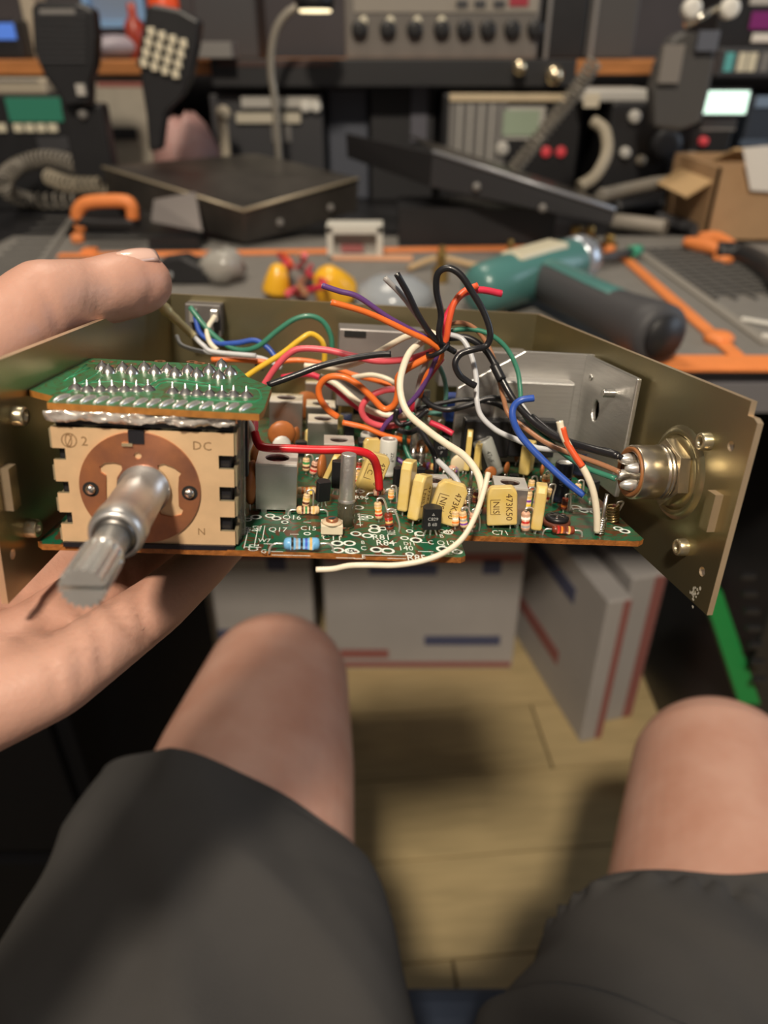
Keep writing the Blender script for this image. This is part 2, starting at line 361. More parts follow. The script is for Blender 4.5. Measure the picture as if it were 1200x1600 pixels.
for (px, py, dx, dy) in [(395, 855, 26, 0), (455, 868, 60, 0), (540, 872, 30, 0), (600, 868, 70, 0), (610, 848, 20, 0), (385, 840, 0, 60), (400, 840, 0, 50), (412, 832, 0, 40), (460, 835, 14, 0), (665, 862, 24, 0), (680, 866, 14, 0), (620, 873, 30, 0), (562, 812, 0, 40), (562, 820, 10, 0), (700, 866, 14, 0), (480, 816, 12, 0), (600, 858, 16, 0), (420, 850, 16, 0), (432, 862, 20, 0), (560, 873, 14, 0), (665, 848, 14, 0)]:
    q = B(px, py); s = 1 / SC(q)
    a, b = max(dx * s, .00022), max(dy * s * 1.3, .00022)
    ring.box((q.x, q.y, zi), (a, b, .00003), 0)
for (t, px, py, sz, rz) in [('Q16', 456, 809, 13, 0), ('Q17', 434, 828, 13, 0), ('CT1', 519, 841, 14, 0), ('R81', 596, 840, 15, 0), ('R84', 602, 849, 15, 0), ('R85', 651, 872, 16, 0), ('140', 634, 857, 13, 0), ('Q12', 697, 849, 13, 0), ('C69', 697, 831, 12, 0), ('B', 690, 838, 10, 0), ('C', 673, 848, 11, 0), ('E', 650, 836, 10, 0), ('C71', 782, 833, 13, 0), ('R87', 568, 808, 13, 90), ('R69', 385, 828, 12, 90), ('C72', 397, 856, 12, 90), ('C15', 482, 826, 12, 0), ('C', 568, 857, 11, 0), ('E', 568, 870, 10, 0), ('B', 567, 848, 9, 0), ('M', 547, 862, 9, 0), ('27', 716, 863, 8, 0), ('R83', 612, 832, 10, 90), ('C68', 614, 800, 11, 90), ('R90', 565, 778, 11, 0), ('D11', 640, 850, 9, 0), ('R62', 402, 826, 11, 90), ('G', 412, 862, 10, 0), ('W7', 413, 845, 10, 0)]:
    q = B(px, py); s = sz * 1.25 / SC(q)
    ring.text(t, s, TR(q.x, q.y, zi + .00002) @ RZ(rz) @ Matrix.Diagonal((1, 1.5, 1, 1)), 0)
tag(ring.build('silkscreen_print', [white_ink, hole_m, copper], board, fix=False), kind='stuff')
solder = mat('solder_blob', (.78, .76, .72), .25, 1)
# ---------------------------------------------------------------- rotary switch
YP = .012
sx0, sx1, sz0, sz1 = .0097, .0513, .0109, .0400
sbody = MB().box(((sx0 + sx1) / 2, YP + .0125, (sz0 + sz1) / 2), (sx1 - sx0 - .0018, .022, sz1 - sz0 - .0006)).build('rotary_switch', blackm, radio, bevel=.0004)
MB().box(((sx0 + sx1) / 2 + .0005, YP + .012, .0417), (sx1 - sx0 - .001, .023, .003)).build('switch_cap', blackm, sbody, bevel=.0003)
MB().box(((sx0 + sx1) / 2, YP + .011, .0104), (sx1 - sx0 - .0004, .0235, .0012)).build('switch_foot', blackm, sbody)
def zq(py): return Q(345, py, y=YP).z
def zl(py): return Q(90, py, y=YP).z
def side(notches, xo, xi, top, bot, dirn):
    out = []
    for (a, b) in notches: out += [(xo, a), (xi, a), (xi, b), (xo, b)]
    return out
rn = [(zq(712), zq(733)), (zq(761), zq(783)), (zq(808), zq(830))]
ln = [(zl(700), zl(718)), (zl(752), zl(770)), (zl(800), zl(818))]
poly = [(sx0, sz0), (sx0, ln[2][1])] + [p for a, b in reversed(ln) for p in ((sx0, b), (sx0 + .0028, b), (sx0 + .0028, a), (sx0, a))] + [(sx0, sz1), (sx1, sz1)]
poly += [p for a, b in rn for p in ((sx1, a), (sx1 - .0036, a), (sx1 - .0036, b), (sx1, b))] + [(sx1, sz0)]
pp = []
for p in poly:
    if not pp or (abs(p[0] - pp[-1][0]) + abs(p[1] - pp[-1][1])) > 1e-6: pp.append(p)
XZ = lambda y: Matrix(((1, 0, 0, 0), (0, 0, 1, y), (0, 1, 0, 0), (0, 0, 0, 1)))       # draw in x-z, extrude along +y
tan_edge = mat('tan_edge', (.62, .52, .33), .35, .7)
fp = MB().prism(pp, 0, .0010, 0, XZ(YP), [], 1)
zz = [sz0] + [v for a, b in reversed(rn) for v in (b, a)] + [sz1]
for k in range(0, 8, 2):
    fp.box((sx1 + .0002, YP + .005, (zz[k] + zz[k + 1]) / 2), (.0008, .0085, abs(zz[k + 1] - zz[k])), 1)
    fp.box((sx0 - .0001, YP + .004, (zz[k] + zz[k + 1]) / 2), (.0008, .0075, abs(zz[k + 1] - zz[k]) * .8), 1)
fp.build('face_plate', [tan, tan_edge], sbody)
dc = Q(220, 763, y=YP); dr = .0141
outer = []
for i in range(72):
    an = 2 * math.pi * i / 72 + math.pi / 2; x, z = dc.x + dr * math.cos(an), dc.z + dr * math.sin(an)
    outer.append((x, min(max(z, sz0 + .0003), sz1 - .0002)))
n0 = dc.x - .0001
outer = [p for p in outer if not (abs(p[0] - n0) < .0020 and p[1] > dc.z + .008)]
outer_n = []
for i, p in enumerate(outer): outer_n.append(p)
k0 = max(range(len(outer_n)), key=lambda i: outer_n[i][1] if outer_n[i][0] > n0 else -1)
def bone(pxs): return [(Q(x, y, y=YP).x, Q(x, y, y=YP).z) for x, y in pxs]
hl = bone([(156, 728), (164, 722), (178, 721), (190, 724), (192, 732), (184, 745), (183, 762), (186, 775), (182, 790), (168, 792), (166, 770), (166, 742), (158, 737)])
hr = bone([(247, 726), (256, 723), (272, 729), (284, 738), (280, 744), (279, 762), (280, 790), (287, 795), (284, 803), (268, 807), (252, 803), (248, 795), (254, 780), (255, 750), (249, 738)])
hk = circle(Q(216, 711, y=YP).x, Q(216, 711, y=YP).z, .0009)
MB().prism(outer_n, -.0006, 0, 0, XZ(YP), [hl, hr, hk]).build('copper_disc', copper, sbody)
MB().box((n0, YP - .0002, sz1 - .0016), (.0036, .0014, .0032)).build('key_notch', blackm, sbody)
MB().box((dc.x - .0022, YP - .0009, sz1 - .0034), (.0024, .0006, .0007)).build('bent_lug', tan_edge, sbody)
for px, py in ((143, 763), (297, 769)):
    q = Q(px, py, y=YP)
    MB().prism(circle(0, 0, .0019, 16), -.0007, -.0001, 0, XZ(YP) @ TR(q.x, q.z, 0)).build('rivet_recess', hole_m, sbody)
    MB().ball((q.x, YP - .0008, q.z), (.00125, .0010, .0013), 12).build('rivet_head', steel, sbody)
ink = MB()
FM = lambda px, py, y=YP: TR(Q(px, py, y=y).x, y - .00006, Q(px, py, y=y).z) @ RX(90)
engr = mat('engraved', (.26, .15, .07), .6)
ink.text('2', .0032, FM(132, 690)); ink.text('D', .0030, FM(308, 697)); ink.text('C', .0030, FM(324, 698)); ink.text('N', .0026, FM(315, 831))
ink.lathe([(.00155, 0), (.00180, 0)], 20, 0, FM(108, 688), False); ink.lathe([(.0006, 0), (.0008, 0)], 14, 0, FM(107, 688) @ Matrix.Diagonal((1, 2.1, 1, 1)), False)
ink.box((0, 0, 0), (.0002, .0036, .00002), 0, FM(109, 688) @ RZ(-25))
ink.build('engraved_marks', engr, sbody, fix=False)
sh = Q(226, 763, y=YP)
SM = TR(sh.x, YP, sh.z) @ RX(90)                                   # +z runs out of the plate, towards the viewer
zmat = mat('bushing_zinc', (.60, .585, .57), .36, .85, var=.12, scale=160)
MB().lathe([(0, 0), (.0062, 0), (.0062, .0014), (.0055, .0016), (.0055, .0205), (.0058, .0212), (.0058, .0262), (.0053, .0278), (.0047, .0282), (.0040, .0275), (.0036, .0270), (0, .0270)], 32, 0, SM).build('bushing', zmat, sbody)
MB().lathe([(.0036, .0262), (.0044, .0262), (.0044, .0286), (.0036, .0290)], 24, 0, SM).build('retaining_ring', mat('dark_steel', (.16, .15, .14), .35, .9), sbody)
shaft = MB().lathe([(0, .026), (.0035, .026), (.0035, .0355), (.0041, .0370), (.0041, .0375), (0, .0375)], 28, 0, SM)
half = []
for i in range(37):
    an = math.pi * i / 36; half.append((.0042 if (i // 2) % 2 else .0036, an))
up = [(r * math.cos(a), max(r * math.sin(a), .00045)) for r, a in half]
for sg in (1, -1):
    shaft.prism([(x, sg * y) for x, y in up], .0372, .0500, 0, SM)
shaft.build('splined_shaft', mat('shaft_alu', (.84, .83, .80), .27, .82, var=.05, scale=300), sbody)
# small board on top of the switch
ZS = .0458
sb = [Q(x, y, z=ZS) for x, y in [(45, 609), (83, 619), (73, 629), (405, 647), (412, 640), (424, 605), (387, 589), (368, 571), (128, 559)]]
small = MB().prism([(p.x, p.y) for p in sb], ZS - .0016, ZS, 0, None, [], 1).build('switch_circuit_board', [pcb_s, mat('board_rim', (.36, .15, .03), .5, var=.2, scale=400)], radio)
jm = MB().lathe([(.0019, 0), (.0016, .0004), (.0009, .0010), (.00032, .0015), (.0002, .0026), (0, .0027)], 9).mesh('solder_joint', mat('joint_solder', (.76, .74, .70), .24, 1, var=.08, scale=600))
jm2 = MB().lathe([(.0021, 0), (.0019, .0006), (.0012, .0014), (.00045, .0019), (.00022, .0023), (0, .0024)], 9).mesh('solder_joint', mat('joint_solder', (.76, .74, .70), .24, 1, var=.08, scale=600))
for (px, py) in [(137, 610), (157, 610), (176, 610), (195, 610), (214, 610), (232, 609), (118, 607), (270, 613), (290, 615), (308, 616), (328, 617), (347, 618), (365, 618), (385, 619)]:
    q = Q(px, py, z=ZS); link(jm, 'solder_joint', small, TR(q.x, q.y, ZS) @ RZ(random.uniform(0, 360)))
for (px, py) in [(160, 577), (170, 582), (192, 578), (206, 583), (226, 577), (242, 583), (262, 580), (274, 586), (294, 581), (308, 587), (327, 581), (342, 590), (360, 584), (346, 572)]:
    q = Q(px, py, z=ZS); link(jm2, 'solder_joint', small, TR(q.x, q.y, ZS) @ RZ(random.uniform(0, 360)))
st = MB(); st.lathe([(1, 0), (.9, .45), (.5, .9), (0, 1)], 8, 0, None)
stm = st.mesh('solder_strip', tin)
for i in range(15):
    px = 97 + (384 - 97) * i / 14; py = 622 + (637 - 622) * i / 14; q = Q(px, py, z=ZS)
    link(stm, 'solder_strip', small, TR(q.x, q.y, ZS - .0001) @ RZ(-16 if i < 8 else -20) @ Matrix.Diagonal((.0009, .0036, .0009, 1)))
tr = MB()
for k, (pts_) in enumerate([[(95, 612), (150, 585), (150, 572)], [(105, 614), (160, 590)], [(230, 604), (260, 592), (330, 600)], [(240, 608), (262, 597), (345, 606)], [(120, 600), (180, 596), (235, 603)], [(385, 606), (405, 610), (398, 628), (300, 622)], [(110, 590), (140, 575)], [(100, 596), (135, 570)]]):
    tr.tube([(*Q(x, y, z=ZS).xy, ZS - .00022) for x, y in pts_], .00045, 6, 3)
tr.build('copper_track', mat('track_green', (.03, .22, .10), .25), small)
cop = MB()
for px in (152, 168, 182, 205, 228, 250, 300, 312):
    q = Q(px, 564 + random.uniform(0, 8), z=ZS); cop.lathe([(.0006, .00003), (.0012, .00003)], 12, 0, TR(q.x, q.y, ZS) @ Matrix.Diagonal((1.4, 1.4, 1, 1)), False)
cop.build('bare_copper_pad', copper, small, fix=False)
# header pins, crinkled clear strip and side rails between the two boards
clear = mat('clear_plastic', (.85, .82, .76), .12, 0, trans=.85)
fo = MB(); nfo = 60; vv = []; ff = []
for i in range(nfo + 1):
    x = sx0 - .0006 + (sx1 - sx0 + .0012) * i / nfo
    for k in range(4):
        z = ZS - .0016 - .0022 * k / 3 * (1 + .12 * math.sin(i * .31) + .10 * random.random())
        vv.append((x, YP - .0012 - .0004 * math.sin(k * 1.7 + i * .5) - .0007 * random.random(), z))
for i in range(nfo):
    for k in range(3): ff.append((i * 4 + k, i * 4 + k + 1, i * 4 + k + 5, i * 4 + k + 4))
fo.add(vv, ff, 0, True)
fo_o = fo.build('crinkled_foil', mat('foil', (.72, .66, .60), .22, .6), sbody); sd = fo_o.modifiers.new('thick', 'SOLIDIFY'); sd.thickness = .0003
pinm = MB().cyl((0, 0, 0), (0, 0, .0062), .0003, n=6).mesh('header_pin', tin)
for i in range(14): link(pinm, 'header_pin', sbody, TR(sx0 + .002 + i * .0029, YP + .002 + (i % 2) * .003, .0400))
for (px, w_, y_, mm_) in ((372, .0010, YP + .0060, clear), (379, .0010, YP + .0095, clear), (384, .0012, YP + .0130, blackp)):
    q0 = Q(px, 655, y=y_); q1 = Q(px, 845 if mm_ is clear else 742, y=y_)
    z1 = max(q1.z, ZP)
    MB().box((q0.x, y_, (ZS - .0016 + z1) / 2), (w_, .003, ZS - .0016 - z1)).build('side_rail', mm_, sbody, bevel=.0002)
# ---------------------------------------------------------------- components soldered on the main board
RADC = radio
can_m = mat('can_silver', (.60, .585, .56), .33, .95, var=.05, scale=200); can_top = mat('can_rim', (.80, .77, .72), .42, .6)
leadm = tin
cols = {'br': (.10, .03, .012), 'bk': (.01, .01, .01), 'rd': (.45, .02, .015), 'or': (.75, .20, .02), 'ye': (.75, .5, .03), 'gn': (.03, .22, .06), 'bl': (.04, .10, .5), 'vi': (.16, .04, .3), 'gy': (.3, .3, .3), 'wh': (.8, .8, .75), 'go': (.62, .40, .12), 'tn': (.72, .50, .27), 'bd': (.16, .42, .72), 'rb': (.20, .035, .015), 'pk': (.62, .36, .25)}
def cm(k): return mat('band_' + k, cols[k], .35)
def vup(pxh, q): return pxh / (SC(q) * .925)
def can(px, py, wpx, hpx, yaw=0, core=(.10, .03, .02), inner=.30):
    q = B(px, py); w_ = wpx / SC(q); h = vup(hpx, q); M = TR(q.x, q.y, ZP) @ RZ(yaw)
    m = MB()
    m.prism([(-w_ / 2, -w_ / 2), (w_ / 2, -w_ / 2), (w_ / 2, w_ / 2), (-w_ / 2, w_ / 2)], .0008, h - .0002, 0, M, [circle(0, 0, w_ * .42, 16)])
    m.prism([(-w_ / 2, -w_ / 2), (w_ / 2, -w_ / 2), (w_ / 2, w_ / 2), (-w_ / 2, w_ / 2)], h - .0002, h + .0004, 1, M, [circle(0, 0, w_ * inner, 18)])
    for sx in (-.3, .3): m.box((sx * w_, -w_ / 2 + .0003, .0004), (w_ * .14, .0004, .0010), 0, M)
    o = m.build('tuning_coil_can', [can_m, can_top], RADC, bevel=w_ * .035, seg=2)
    k = MB().lathe([(0, h - .0022), (w_ * .16, h - .0022), (w_ * .2, h - .0014), (w_ * .38, h - .0014), (w_ * .38, h - .003)], 16, 0, M)
    k.box((0, 0, h - .0021), (w_ * .28, w_ * .05, .0003), 1, M)
    k.build('ferrite_core', [mat('core_%d' % int(core[0] * 100), core, .5), hole_m], o)
    return o
can(433, 789, 61, 70, 0, (.25, .03, .03)); can(447, 684, 49, 58); can(503, 697, 45, 40); can(500, 672, 44, 38)
can(528, 728, 46, 38); can(437, 632, 26, 34); can(497, 640, 40, 42); can(673, 796, 50, 44, 3); can(789, 812, 50, 56, -8); can(604, 640, 30, 28); can(560, 628, 30, 30)
yel = mat('film_yellow', (.70, .50, .13), .3, 0, alt=(.74, .57, .24), scale=180, coat=.4)
def film(px, py, wpx, hpx, tpx, yaw=0, roll=0, pitch=0, lines=(), lift=.0012, mt=yel, tsz=.30):
    q = B(px, py); s = SC(q); w_ = wpx / s; t = tpx / s; h = vup(hpx, q)
    M = TR(q.x, q.y, ZP + lift) @ RZ(yaw) @ RY(roll) @ RX(pitch)
    o = MB().prism([(-w_ / 2, 0), (w_ / 2, 0), (w_ / 2, h * .86), (w_ * .36, h), (-w_ * .36, h), (-w_ / 2, h * .86)], -t / 2, t / 2, 0, M @ RX(90)).build('film_capacitor', mt, RADC, bevel=min(t, w_) * .22, seg=3)
    ld = MB()
    for sx in (-.28, .28): ld.cyl((sx * w_, 0, .0006), (sx * w_, 0, -lift - .001), .0003, n=6, M=M)
    ld.build('lead', leadm, o)
    if lines:
        tx = MB()
        for i, l in enumerate(lines):
            tx.text(l, w_ * tsz, M @ TR(w_ * (.22 - .42 * i), -t / 2 - .00004, h * .5) @ RX(90) @ RZ(-90), 0)
        if len(lines) > 1:
            fx = lambda x, z, a, b: tx.box((x, -t / 2 - .00004, z), (a, .00002, b), 0, M)
            x0, x1, za, zb = -w_ * .37, -w_ * .05, h * .32, h * .70
            for z in (za, zb): fx((x0 + x1) / 2, z, x1 - x0, .00015)
            fx(x0, (za + zb) / 2, .00015, zb - za)
        tx.build('printed_value', mat('film_ink', (.10, .05, .02), .5), o, fix=False)
    return o
film(572, 770, 38, 56, 15, 10, 18, 0, ('473K50', 'C'), tsz=.32)
film(510, 752, 26, 42, 8, 72, 0, 22, lift=.001)
film(632, 801, 40, 72, 17, 68, 6, 0)
film(650, 817, 40, 66, 19, 58, 13, 0, ('473K50', 'NIS'))
film(688, 822, 47, 64, 17, -6, 13, 0, ('473K50', 'NIS'))
film(783, 825, 47, 58, 17, -8, -7, 0, ('473K50', 'NIS'))
film(836, 830, 34, 66, 17, 76, 2, 0)
film(579, 738, 28, 46, 12, 8, 0, 0, ('N',), tsz=.5)
film(820, 744, 30, 48, 17, 60, 0, 0); film(728, 738, 26, 58, 9, 78, 4, 0)
film(540, 652, 22, 24, 9, 30); film(470, 655, 20, 22, 9, -40); film(745, 742, 22, 44, 10, 60)
def electro(px, py, dpx, hpx, sleeve, top=(.55, .55, .55), lines=(), lean=(0, 0), ink_c=(.02, .02, .02), stripe=None):
    q = B(px, py); s = SC(q); r = dpx / 2 / s; h = vup(hpx, q); M = TR(q.x, q.y, ZP + .0003) @ RX(lean[0]) @ RY(lean[1])
    o = MB().lathe([(0, 0), (r * .9, 0), (r, r * .1), (r, h * .10), (r * .93, h * .14), (r, h * .18), (r, h - r * .15), (r * .9, h), (r * .75, h), (r * .72, h - .0002), (0, h - .0002)], 22, 0, M, True, [0] * 8 + [1, 1]).build('electrolytic_capacitor', [mat('sleeve_%d_%d' % (sleeve[0] * 99, sleeve[2] * 99), sleeve, .35, coat=.3), mat('electro_top', top, .35, .8)], RADC)
    if lines:
        tx = MB()
        for i, l in enumerate(lines):
            n0 = len(tx.v)
            tx.text(l, r * .62, Matrix.Identity(4), 0)
            for k in range(n0, len(tx.v)):
                x, y, z = tx.v[k]; a = -math.pi / 2 + (y / r) + (.42 - .84 * i) * (1 if len(lines) > 1 else 0)
                tx.v[k] = tuple(M @ V(math.cos(a) * (r + .00005), math.sin(a) * (r + .00005), h * .55 - x))
        tx.build('printed_value', mat('einkc_%d' % (ink_c[0] * 99), ink_c, .5), o, fix=False)
    if stripe:
        sm_ = MB().lathe([(r + .00004, h * .2), (r + .00004, h * .9)], 4, 0, M @ RZ(200), True, None, .7)
        sm_.build('polarity_stripe', mat('stripe_ink', stripe, .4), o, fix=False)
    return o
electro(604, 743, 27, 54, (.62, .62, .58), (.70, .69, .66), ('22uF', '25V'))
electro(578, 712, 26, 34, (.58, .58, .53), (.66, .65, .62), ('25V',), (0, -6))
electro(873, 783, 28, 58, (.012, .014, .03), (.45, .45, .47), ('10uF', '16V'), (0, 0), (.35, .38, .45))
electro(772, 742, 32, 54, (.30, .31, .29), (.50, .50, .48), ('47uF',), (-8, -24), (.03, .03, .03), (.02, .02, .02))
electro(655, 668, 20, 30, (.02, .03, .10)); electro(540, 672, 18, 24, (.05, .06, .12)); electro(905, 742, 24, 40, (.02, .02, .025))
def to92(px, py, wpx, hpx, yaw=0, lines=(), lean=0, leg=.0022):
    q = B(px, py); s = SC(q); w_ = wpx / s; h = vup(hpx, q); r = w_ / 2
    M = TR(q.x, q.y, ZP + leg) @ RZ(yaw) @ RX(lean)
    prof = [(-r * .9, -r * .62), (r * .9, -r * .62)] + [(r * math.cos(a), r * math.sin(a)) for a in [math.radians(-35 + 250 * i / 12) for i in range(13)]]
    o = MB().prism(prof, 0, h, 0, M).build('transistor', blackp, RADC, bevel=r * .12)
    ld = MB()
    for k in (-1, 0, 1): ld.tube([(k * r * .45, 0, .0003), (k * r * .5, 0, -leg * .4), (k * r * .8, 0, -leg - .0005)], .00028, 6, 3, M=M)
    ld.build('lead', leadm, o)
    if lines:
        tx = MB()
        for i, l in enumerate(lines): tx.text(l, w_ * .25, M @ TR(0, -r * .62 - .00004, h * (.52 - .26 * i)) @ RX(90), 0)
        tx.prism([(-.0004, 0), (.0004, 0), (0, .0007)], 0, .00001, 0, M @ TR(0, -r * .62 - .00005, h * .70) @ RX(90), [[(-.0002, .00012), (.0002, .00012), (0, .0005)]])
        tx.build('printed_type', mat('grey_ink', (.42, .42, .42), .6), o, fix=False)
    return o
to92(672, 836, 30, 32, 4, ('C829', 'B 6B')); to92(503, 792, 22, 30, 25, (), 6); to92(527, 772, 20, 40, -10); to92(686, 722, 24, 28, 8, ('C945', 'P'))
to92(620, 770, 16, 28, 30); to92(590, 705, 18, 24, -20); to92(470, 722, 18, 22, 10); to92(545, 690, 16, 20); to92(700, 690, 16, 22, 40)
def resistor(p, d, L, r, body, bands, name='resistor', legs=None):
    F = frame_z(d).to_4x4(); M = TR(p) @ F
    seq = []; n = len(bands); z = -L / 2
    prof = [(r * .35, z), (r * .8, z + L * .03), (r, z + L * .10), (r, z + L * .17)]; mi = [0, 0, 0]
    zs = z + L * .18; step = L * .64 / n
    for i, b in enumerate(bands):
        a = zs + step * i + step * .2; c = a + step * .55; rr = r * (.88 if 0 < i < n - 1 else 1)
        prof += [(rr, a), (rr, a), (rr, c), (rr, c)]; mi += [0, 0, i + 1, 0]
    prof += [(r, L / 2 - L * .15), (r, L / 2 - L * .08), (r * .8, L / 2 - L * .02), (r * .35, L / 2)]; mi += [0, 0, 0, 0]
    o = MB().lathe(prof, 14, 0, M, True, mi).build(name, [cm(body)] + [cm(b) for b in bands], RADC, fix=False)
    if legs:
        ld = MB()
        for lp in legs: ld.tube(lp, .0003, 6, 5)
        ld.build('lead', leadm, o)
    return o
def res_flat(x0, y0, x1, y1, tpx, body, bands, lift=.0006, ll=1.0):
    a = B(x0, y0); b = B(x1, y1); r = tpx / 2 / SC(a); up = V(0, 0, r + lift); d = (b - a); L = d.length; e = d.normalized()
    A, Bq = a + up, b + up
    legs = [[A, A - e * .0014 * ll, A - e * .0022 * ll - V(0, 0, r * .6), A - e * .0024 * ll - V(0, 0, r + lift + .0006)], [Bq, Bq + e * .0014 * ll, Bq + e * .0022 * ll - V(0, 0, r * .6), Bq + e * .0024 * ll - V(0, 0, r + lift + .0006)]]
    return resistor((A + Bq) / 2, d, L, r, body, bands, 'resistor', legs)
def res_up(px, py, hpx, tpx, body, bands, lean=(0, 0)):
    q = B(px, py); r = tpx / 2 / SC(q); L = vup(hpx, q); d = (RX(lean[0]) @ RY(lean[1]) @ V(0, 0, 1)); b0_ = V(q.x, q.y, ZP + .0009)
    c = b0_ + d * L / 2; top = b0_ + d * L
    legs = [[b0_ + d * .0003, b0_ - V(0, 0, .0016)], [top, top + d * .0009, top + d * .0007 + V(r * 1.6, .0004, 0), V(q.x + r * 2.2, q.y + .0006, ZP + L * .5), V(q.x + r * 2.3, q.y + .0006, ZP - .0005)]]
    return resistor(c, d, L, r, body, bands, 'resistor', legs)
res_flat(443, 862, 499, 862, 20, 'bd', ('bk', 'gy', 'bk', 'bl', 'go'), .0006, 1.5)
res_flat(463, 806, 499, 806, 13, 'tn', ('br', 'gn', 'br', 'go')); res_flat(464, 775, 494, 775, 12, 'tn', ('or', 'or', 'ye'))
res_flat(861, 836, 896, 838, 13, 'rb', ('rd', 'or', 'br', 'go')); res_flat(583, 778, 600, 776, 11, 'pk', ('rd', 'br', 'go'))
res_flat(700, 742, 735, 735, 12, 'pk', ('vi', 'rd', 'wh')); res_flat(905, 800, 945, 801, 4, 'gy', ('gy', 'gy'))
res_flat(660, 735, 690, 740, 12, 'rb', ('vi', 'go', 'rd'))
for a in [(477, 796, 20, 11, 'tn', ('br', 'go'), (0, 6)), (592, 815, 26, 12, 'tn', ('rd', 'or', 'go'), (0, -8)), (609, 832, 26, 13, 'rb', ('bk', 'go', 'rd'), (0, -10)), (711, 826, 24, 12, 'tn', ('or', 'wh', 'go'), (0, -6)), (725, 829, 26, 12, 'tn', ('vi', 'gy', 'or'), (0, -12)), (738, 830, 24, 10, 'pk', ('br', 'rd'), (0, -6)), (820, 834, 30, 14, 'pk', ('gy', 'rd', 'wh'), (0, -6)), (822, 800, 28, 12, 'tn', ('ye', 'vi', 'go'), (0, 0)), (850, 788, 22, 12, 'tn', ('rd', 'go'), (0, 10)), (852, 768, 22, 12, 'tn', ('br', 'or'), (0, -6)), (715, 795, 18, 10, 'rb', ('rd', 'go'), (0, 8)), (742, 790, 16, 10, 'rb', ('br', 'go'), (0, 0)), (722, 805, 20, 10, 'tn', ('wh', 'br'), (0, 0)), (488, 745, 20, 11, 'pk', ('rd', 'br'), (0, 12)), (478, 740, 20, 11, 'tn', ('br', 'gn'), (0, 0)), (560, 745, 18, 9, 'rb', ('go', 'rd'), (0, 0)), (610, 785, 16, 9, 'tn', ('or', 'go'), (0, 0)), (952, 812, 20, 12, 'rb', ('go', 'br'), (0, 20))]:
    res_up(*a)
ceram = mat('ceramic_brown', (.40, .13, .035), .42, var=.15, scale=200)
def disc(px, py, dpx, yaw=0, lift=.001, mt=ceram):
    q = B(px, py); r = dpx / 2 / SC(q); M = TR(q.x, q.y, ZP + lift + r) @ RZ(yaw)
    o = MB().ball((0, 0, 0), (r, r * .34, r), 16, 0, M).build('ceramic_capacitor', mt, RADC)
    ld = MB()
    for sx in (-.5, .5): ld.cyl((sx * r, 0, -r * .8), (sx * r, 0, -r - lift - .0005), .00025, n=6, M=M)
    ld.build('lead', leadm, o)
for a in [(394, 792, 70, 84), (440, 704, 44, 10), (502, 752, 40, 80), (806, 726, 26, 70), (848, 730, 34, 80), (462, 700, 30, 75), (404, 740, 50, 70), (660, 715, 28, 30), (478, 660, 46, 20), (630, 700, 24, -30), (512, 660, 22, 60), (715, 705, 20, 10)]: disc(*a)
disc(440, 712, 30, 15, .0005, mat('ceramic_white', (.72, .70, .66), .3)); disc(716, 740, 30, 10, .0005, mat('ceramic_cream', (.70, .58, .38), .4))
greenc = mat('ceramic_green', (.20, .26, .12), .4); disc(532, 690, 18, 60, .001, greenc); disc(480, 728, 22, 75, .001, greenc); disc(480, 612, 22, 20, .001, greenc)
# tall pillar on a clear base
q = B(540, 822); s = SC(q); r = 13 / s; hp = vup(110, q); zc = ZP + vup(38, q)
pil = MB().cyl((q.x, q.y, zc), (q.x, q.y, ZP + hp), r * .95, r * .88, 20, 0).lathe([(r * .2, zc - .0001), (r * 1.02, zc - .0001), (r * 1.06, zc + .0005), (r * .95, zc + .001)], 20, 0, TR(q.x, q.y, 0))
pil.build('pillar_coil', mat('pillar_alu', (.62, .60, .58), .38, .85, var=.08, scale=300, bump=.2, bscale=800), RADC, bevel=.0003)
MB().lathe([(r * .2, ZP), (r * 1.05, ZP), (r * 1.05, zc), (r * .85, zc), (r * .85, ZP + .0006), (r * .2, ZP + .0006)], 20, 0, TR(q.x, q.y, 0)).build('clear_base', mat('yellowed_clear', (.92, .86, .62), .08, trans=.95), RADC.children[-1])
# trimmer capacitor
q = B(518, 834); s = SC(q); w_ = 34 / s; M = TR(q.x, q.y, ZP)
cream = mat('cream_plastic', (.72, .63, .47), .45)
t_ = MB().box((0, 0, w_ * .34), (w_, w_ * .8, w_ * .44), 0, M)
for sx in (-.42, .42): t_.box((sx * w_, -w_ * .3, w_ * .05), (w_ * .1, w_ * .08, w_ * .3), 0, M)
t_o = t_.build('trimmer_capacitor', cream, RADC, bevel=.0004)
MB().lathe([(0, w_ * .56), (w_ * .48, w_ * .56), (w_ * .46, w_ * .64), (0, w_ * .66)], 20, 0, M).build('trimmer_rotor', mat('rotor_ceramic', (.66, .52, .36), .4), t_o)
MB().lathe([(w_ * .10, w_ * .64), (w_ * .28, w_ * .64), (w_ * .28, w_ * .78), (w_ * .10, w_ * .76)], 18, 0, M).build('trimmer_ring', copper, t_o)
MB().box((0, 0, w_ * .76), (w_ * .34, w_ * .1, w_ * .1), 0, M @ RZ(30)).build('trimmer_screw', mat('teal_screw', (.05, .14, .16), .35, .6), t_o)
# trim potentiometer
q = B(868, 822); s = SC(q); r = 22 / s; M = TR(q.x, q.y, ZP)
tp = MB().lathe([(0, .0006), (r, .0006), (r, .0016), (r * .95, .0019), (0, .0019)], 22, 0, M).build('trim_potentiometer', mat('pot_brown', (.12, .035, .02), .4), RADC)
MB().lathe([(r * .15, .0019), (r * .8, .0019), (r * .85, .0029), (r * .55, .0034), (r * .15, .0030)], 20, 0, M).build('pot_rotor', blackp, tp)
mm = MB()
for k in range(3): mm.box((0, 0, .0034), (r * 1.1, r * .12, .0005), 0, M @ RZ(60 * k + 10))
mm.build('pot_wiper', steel, tp)
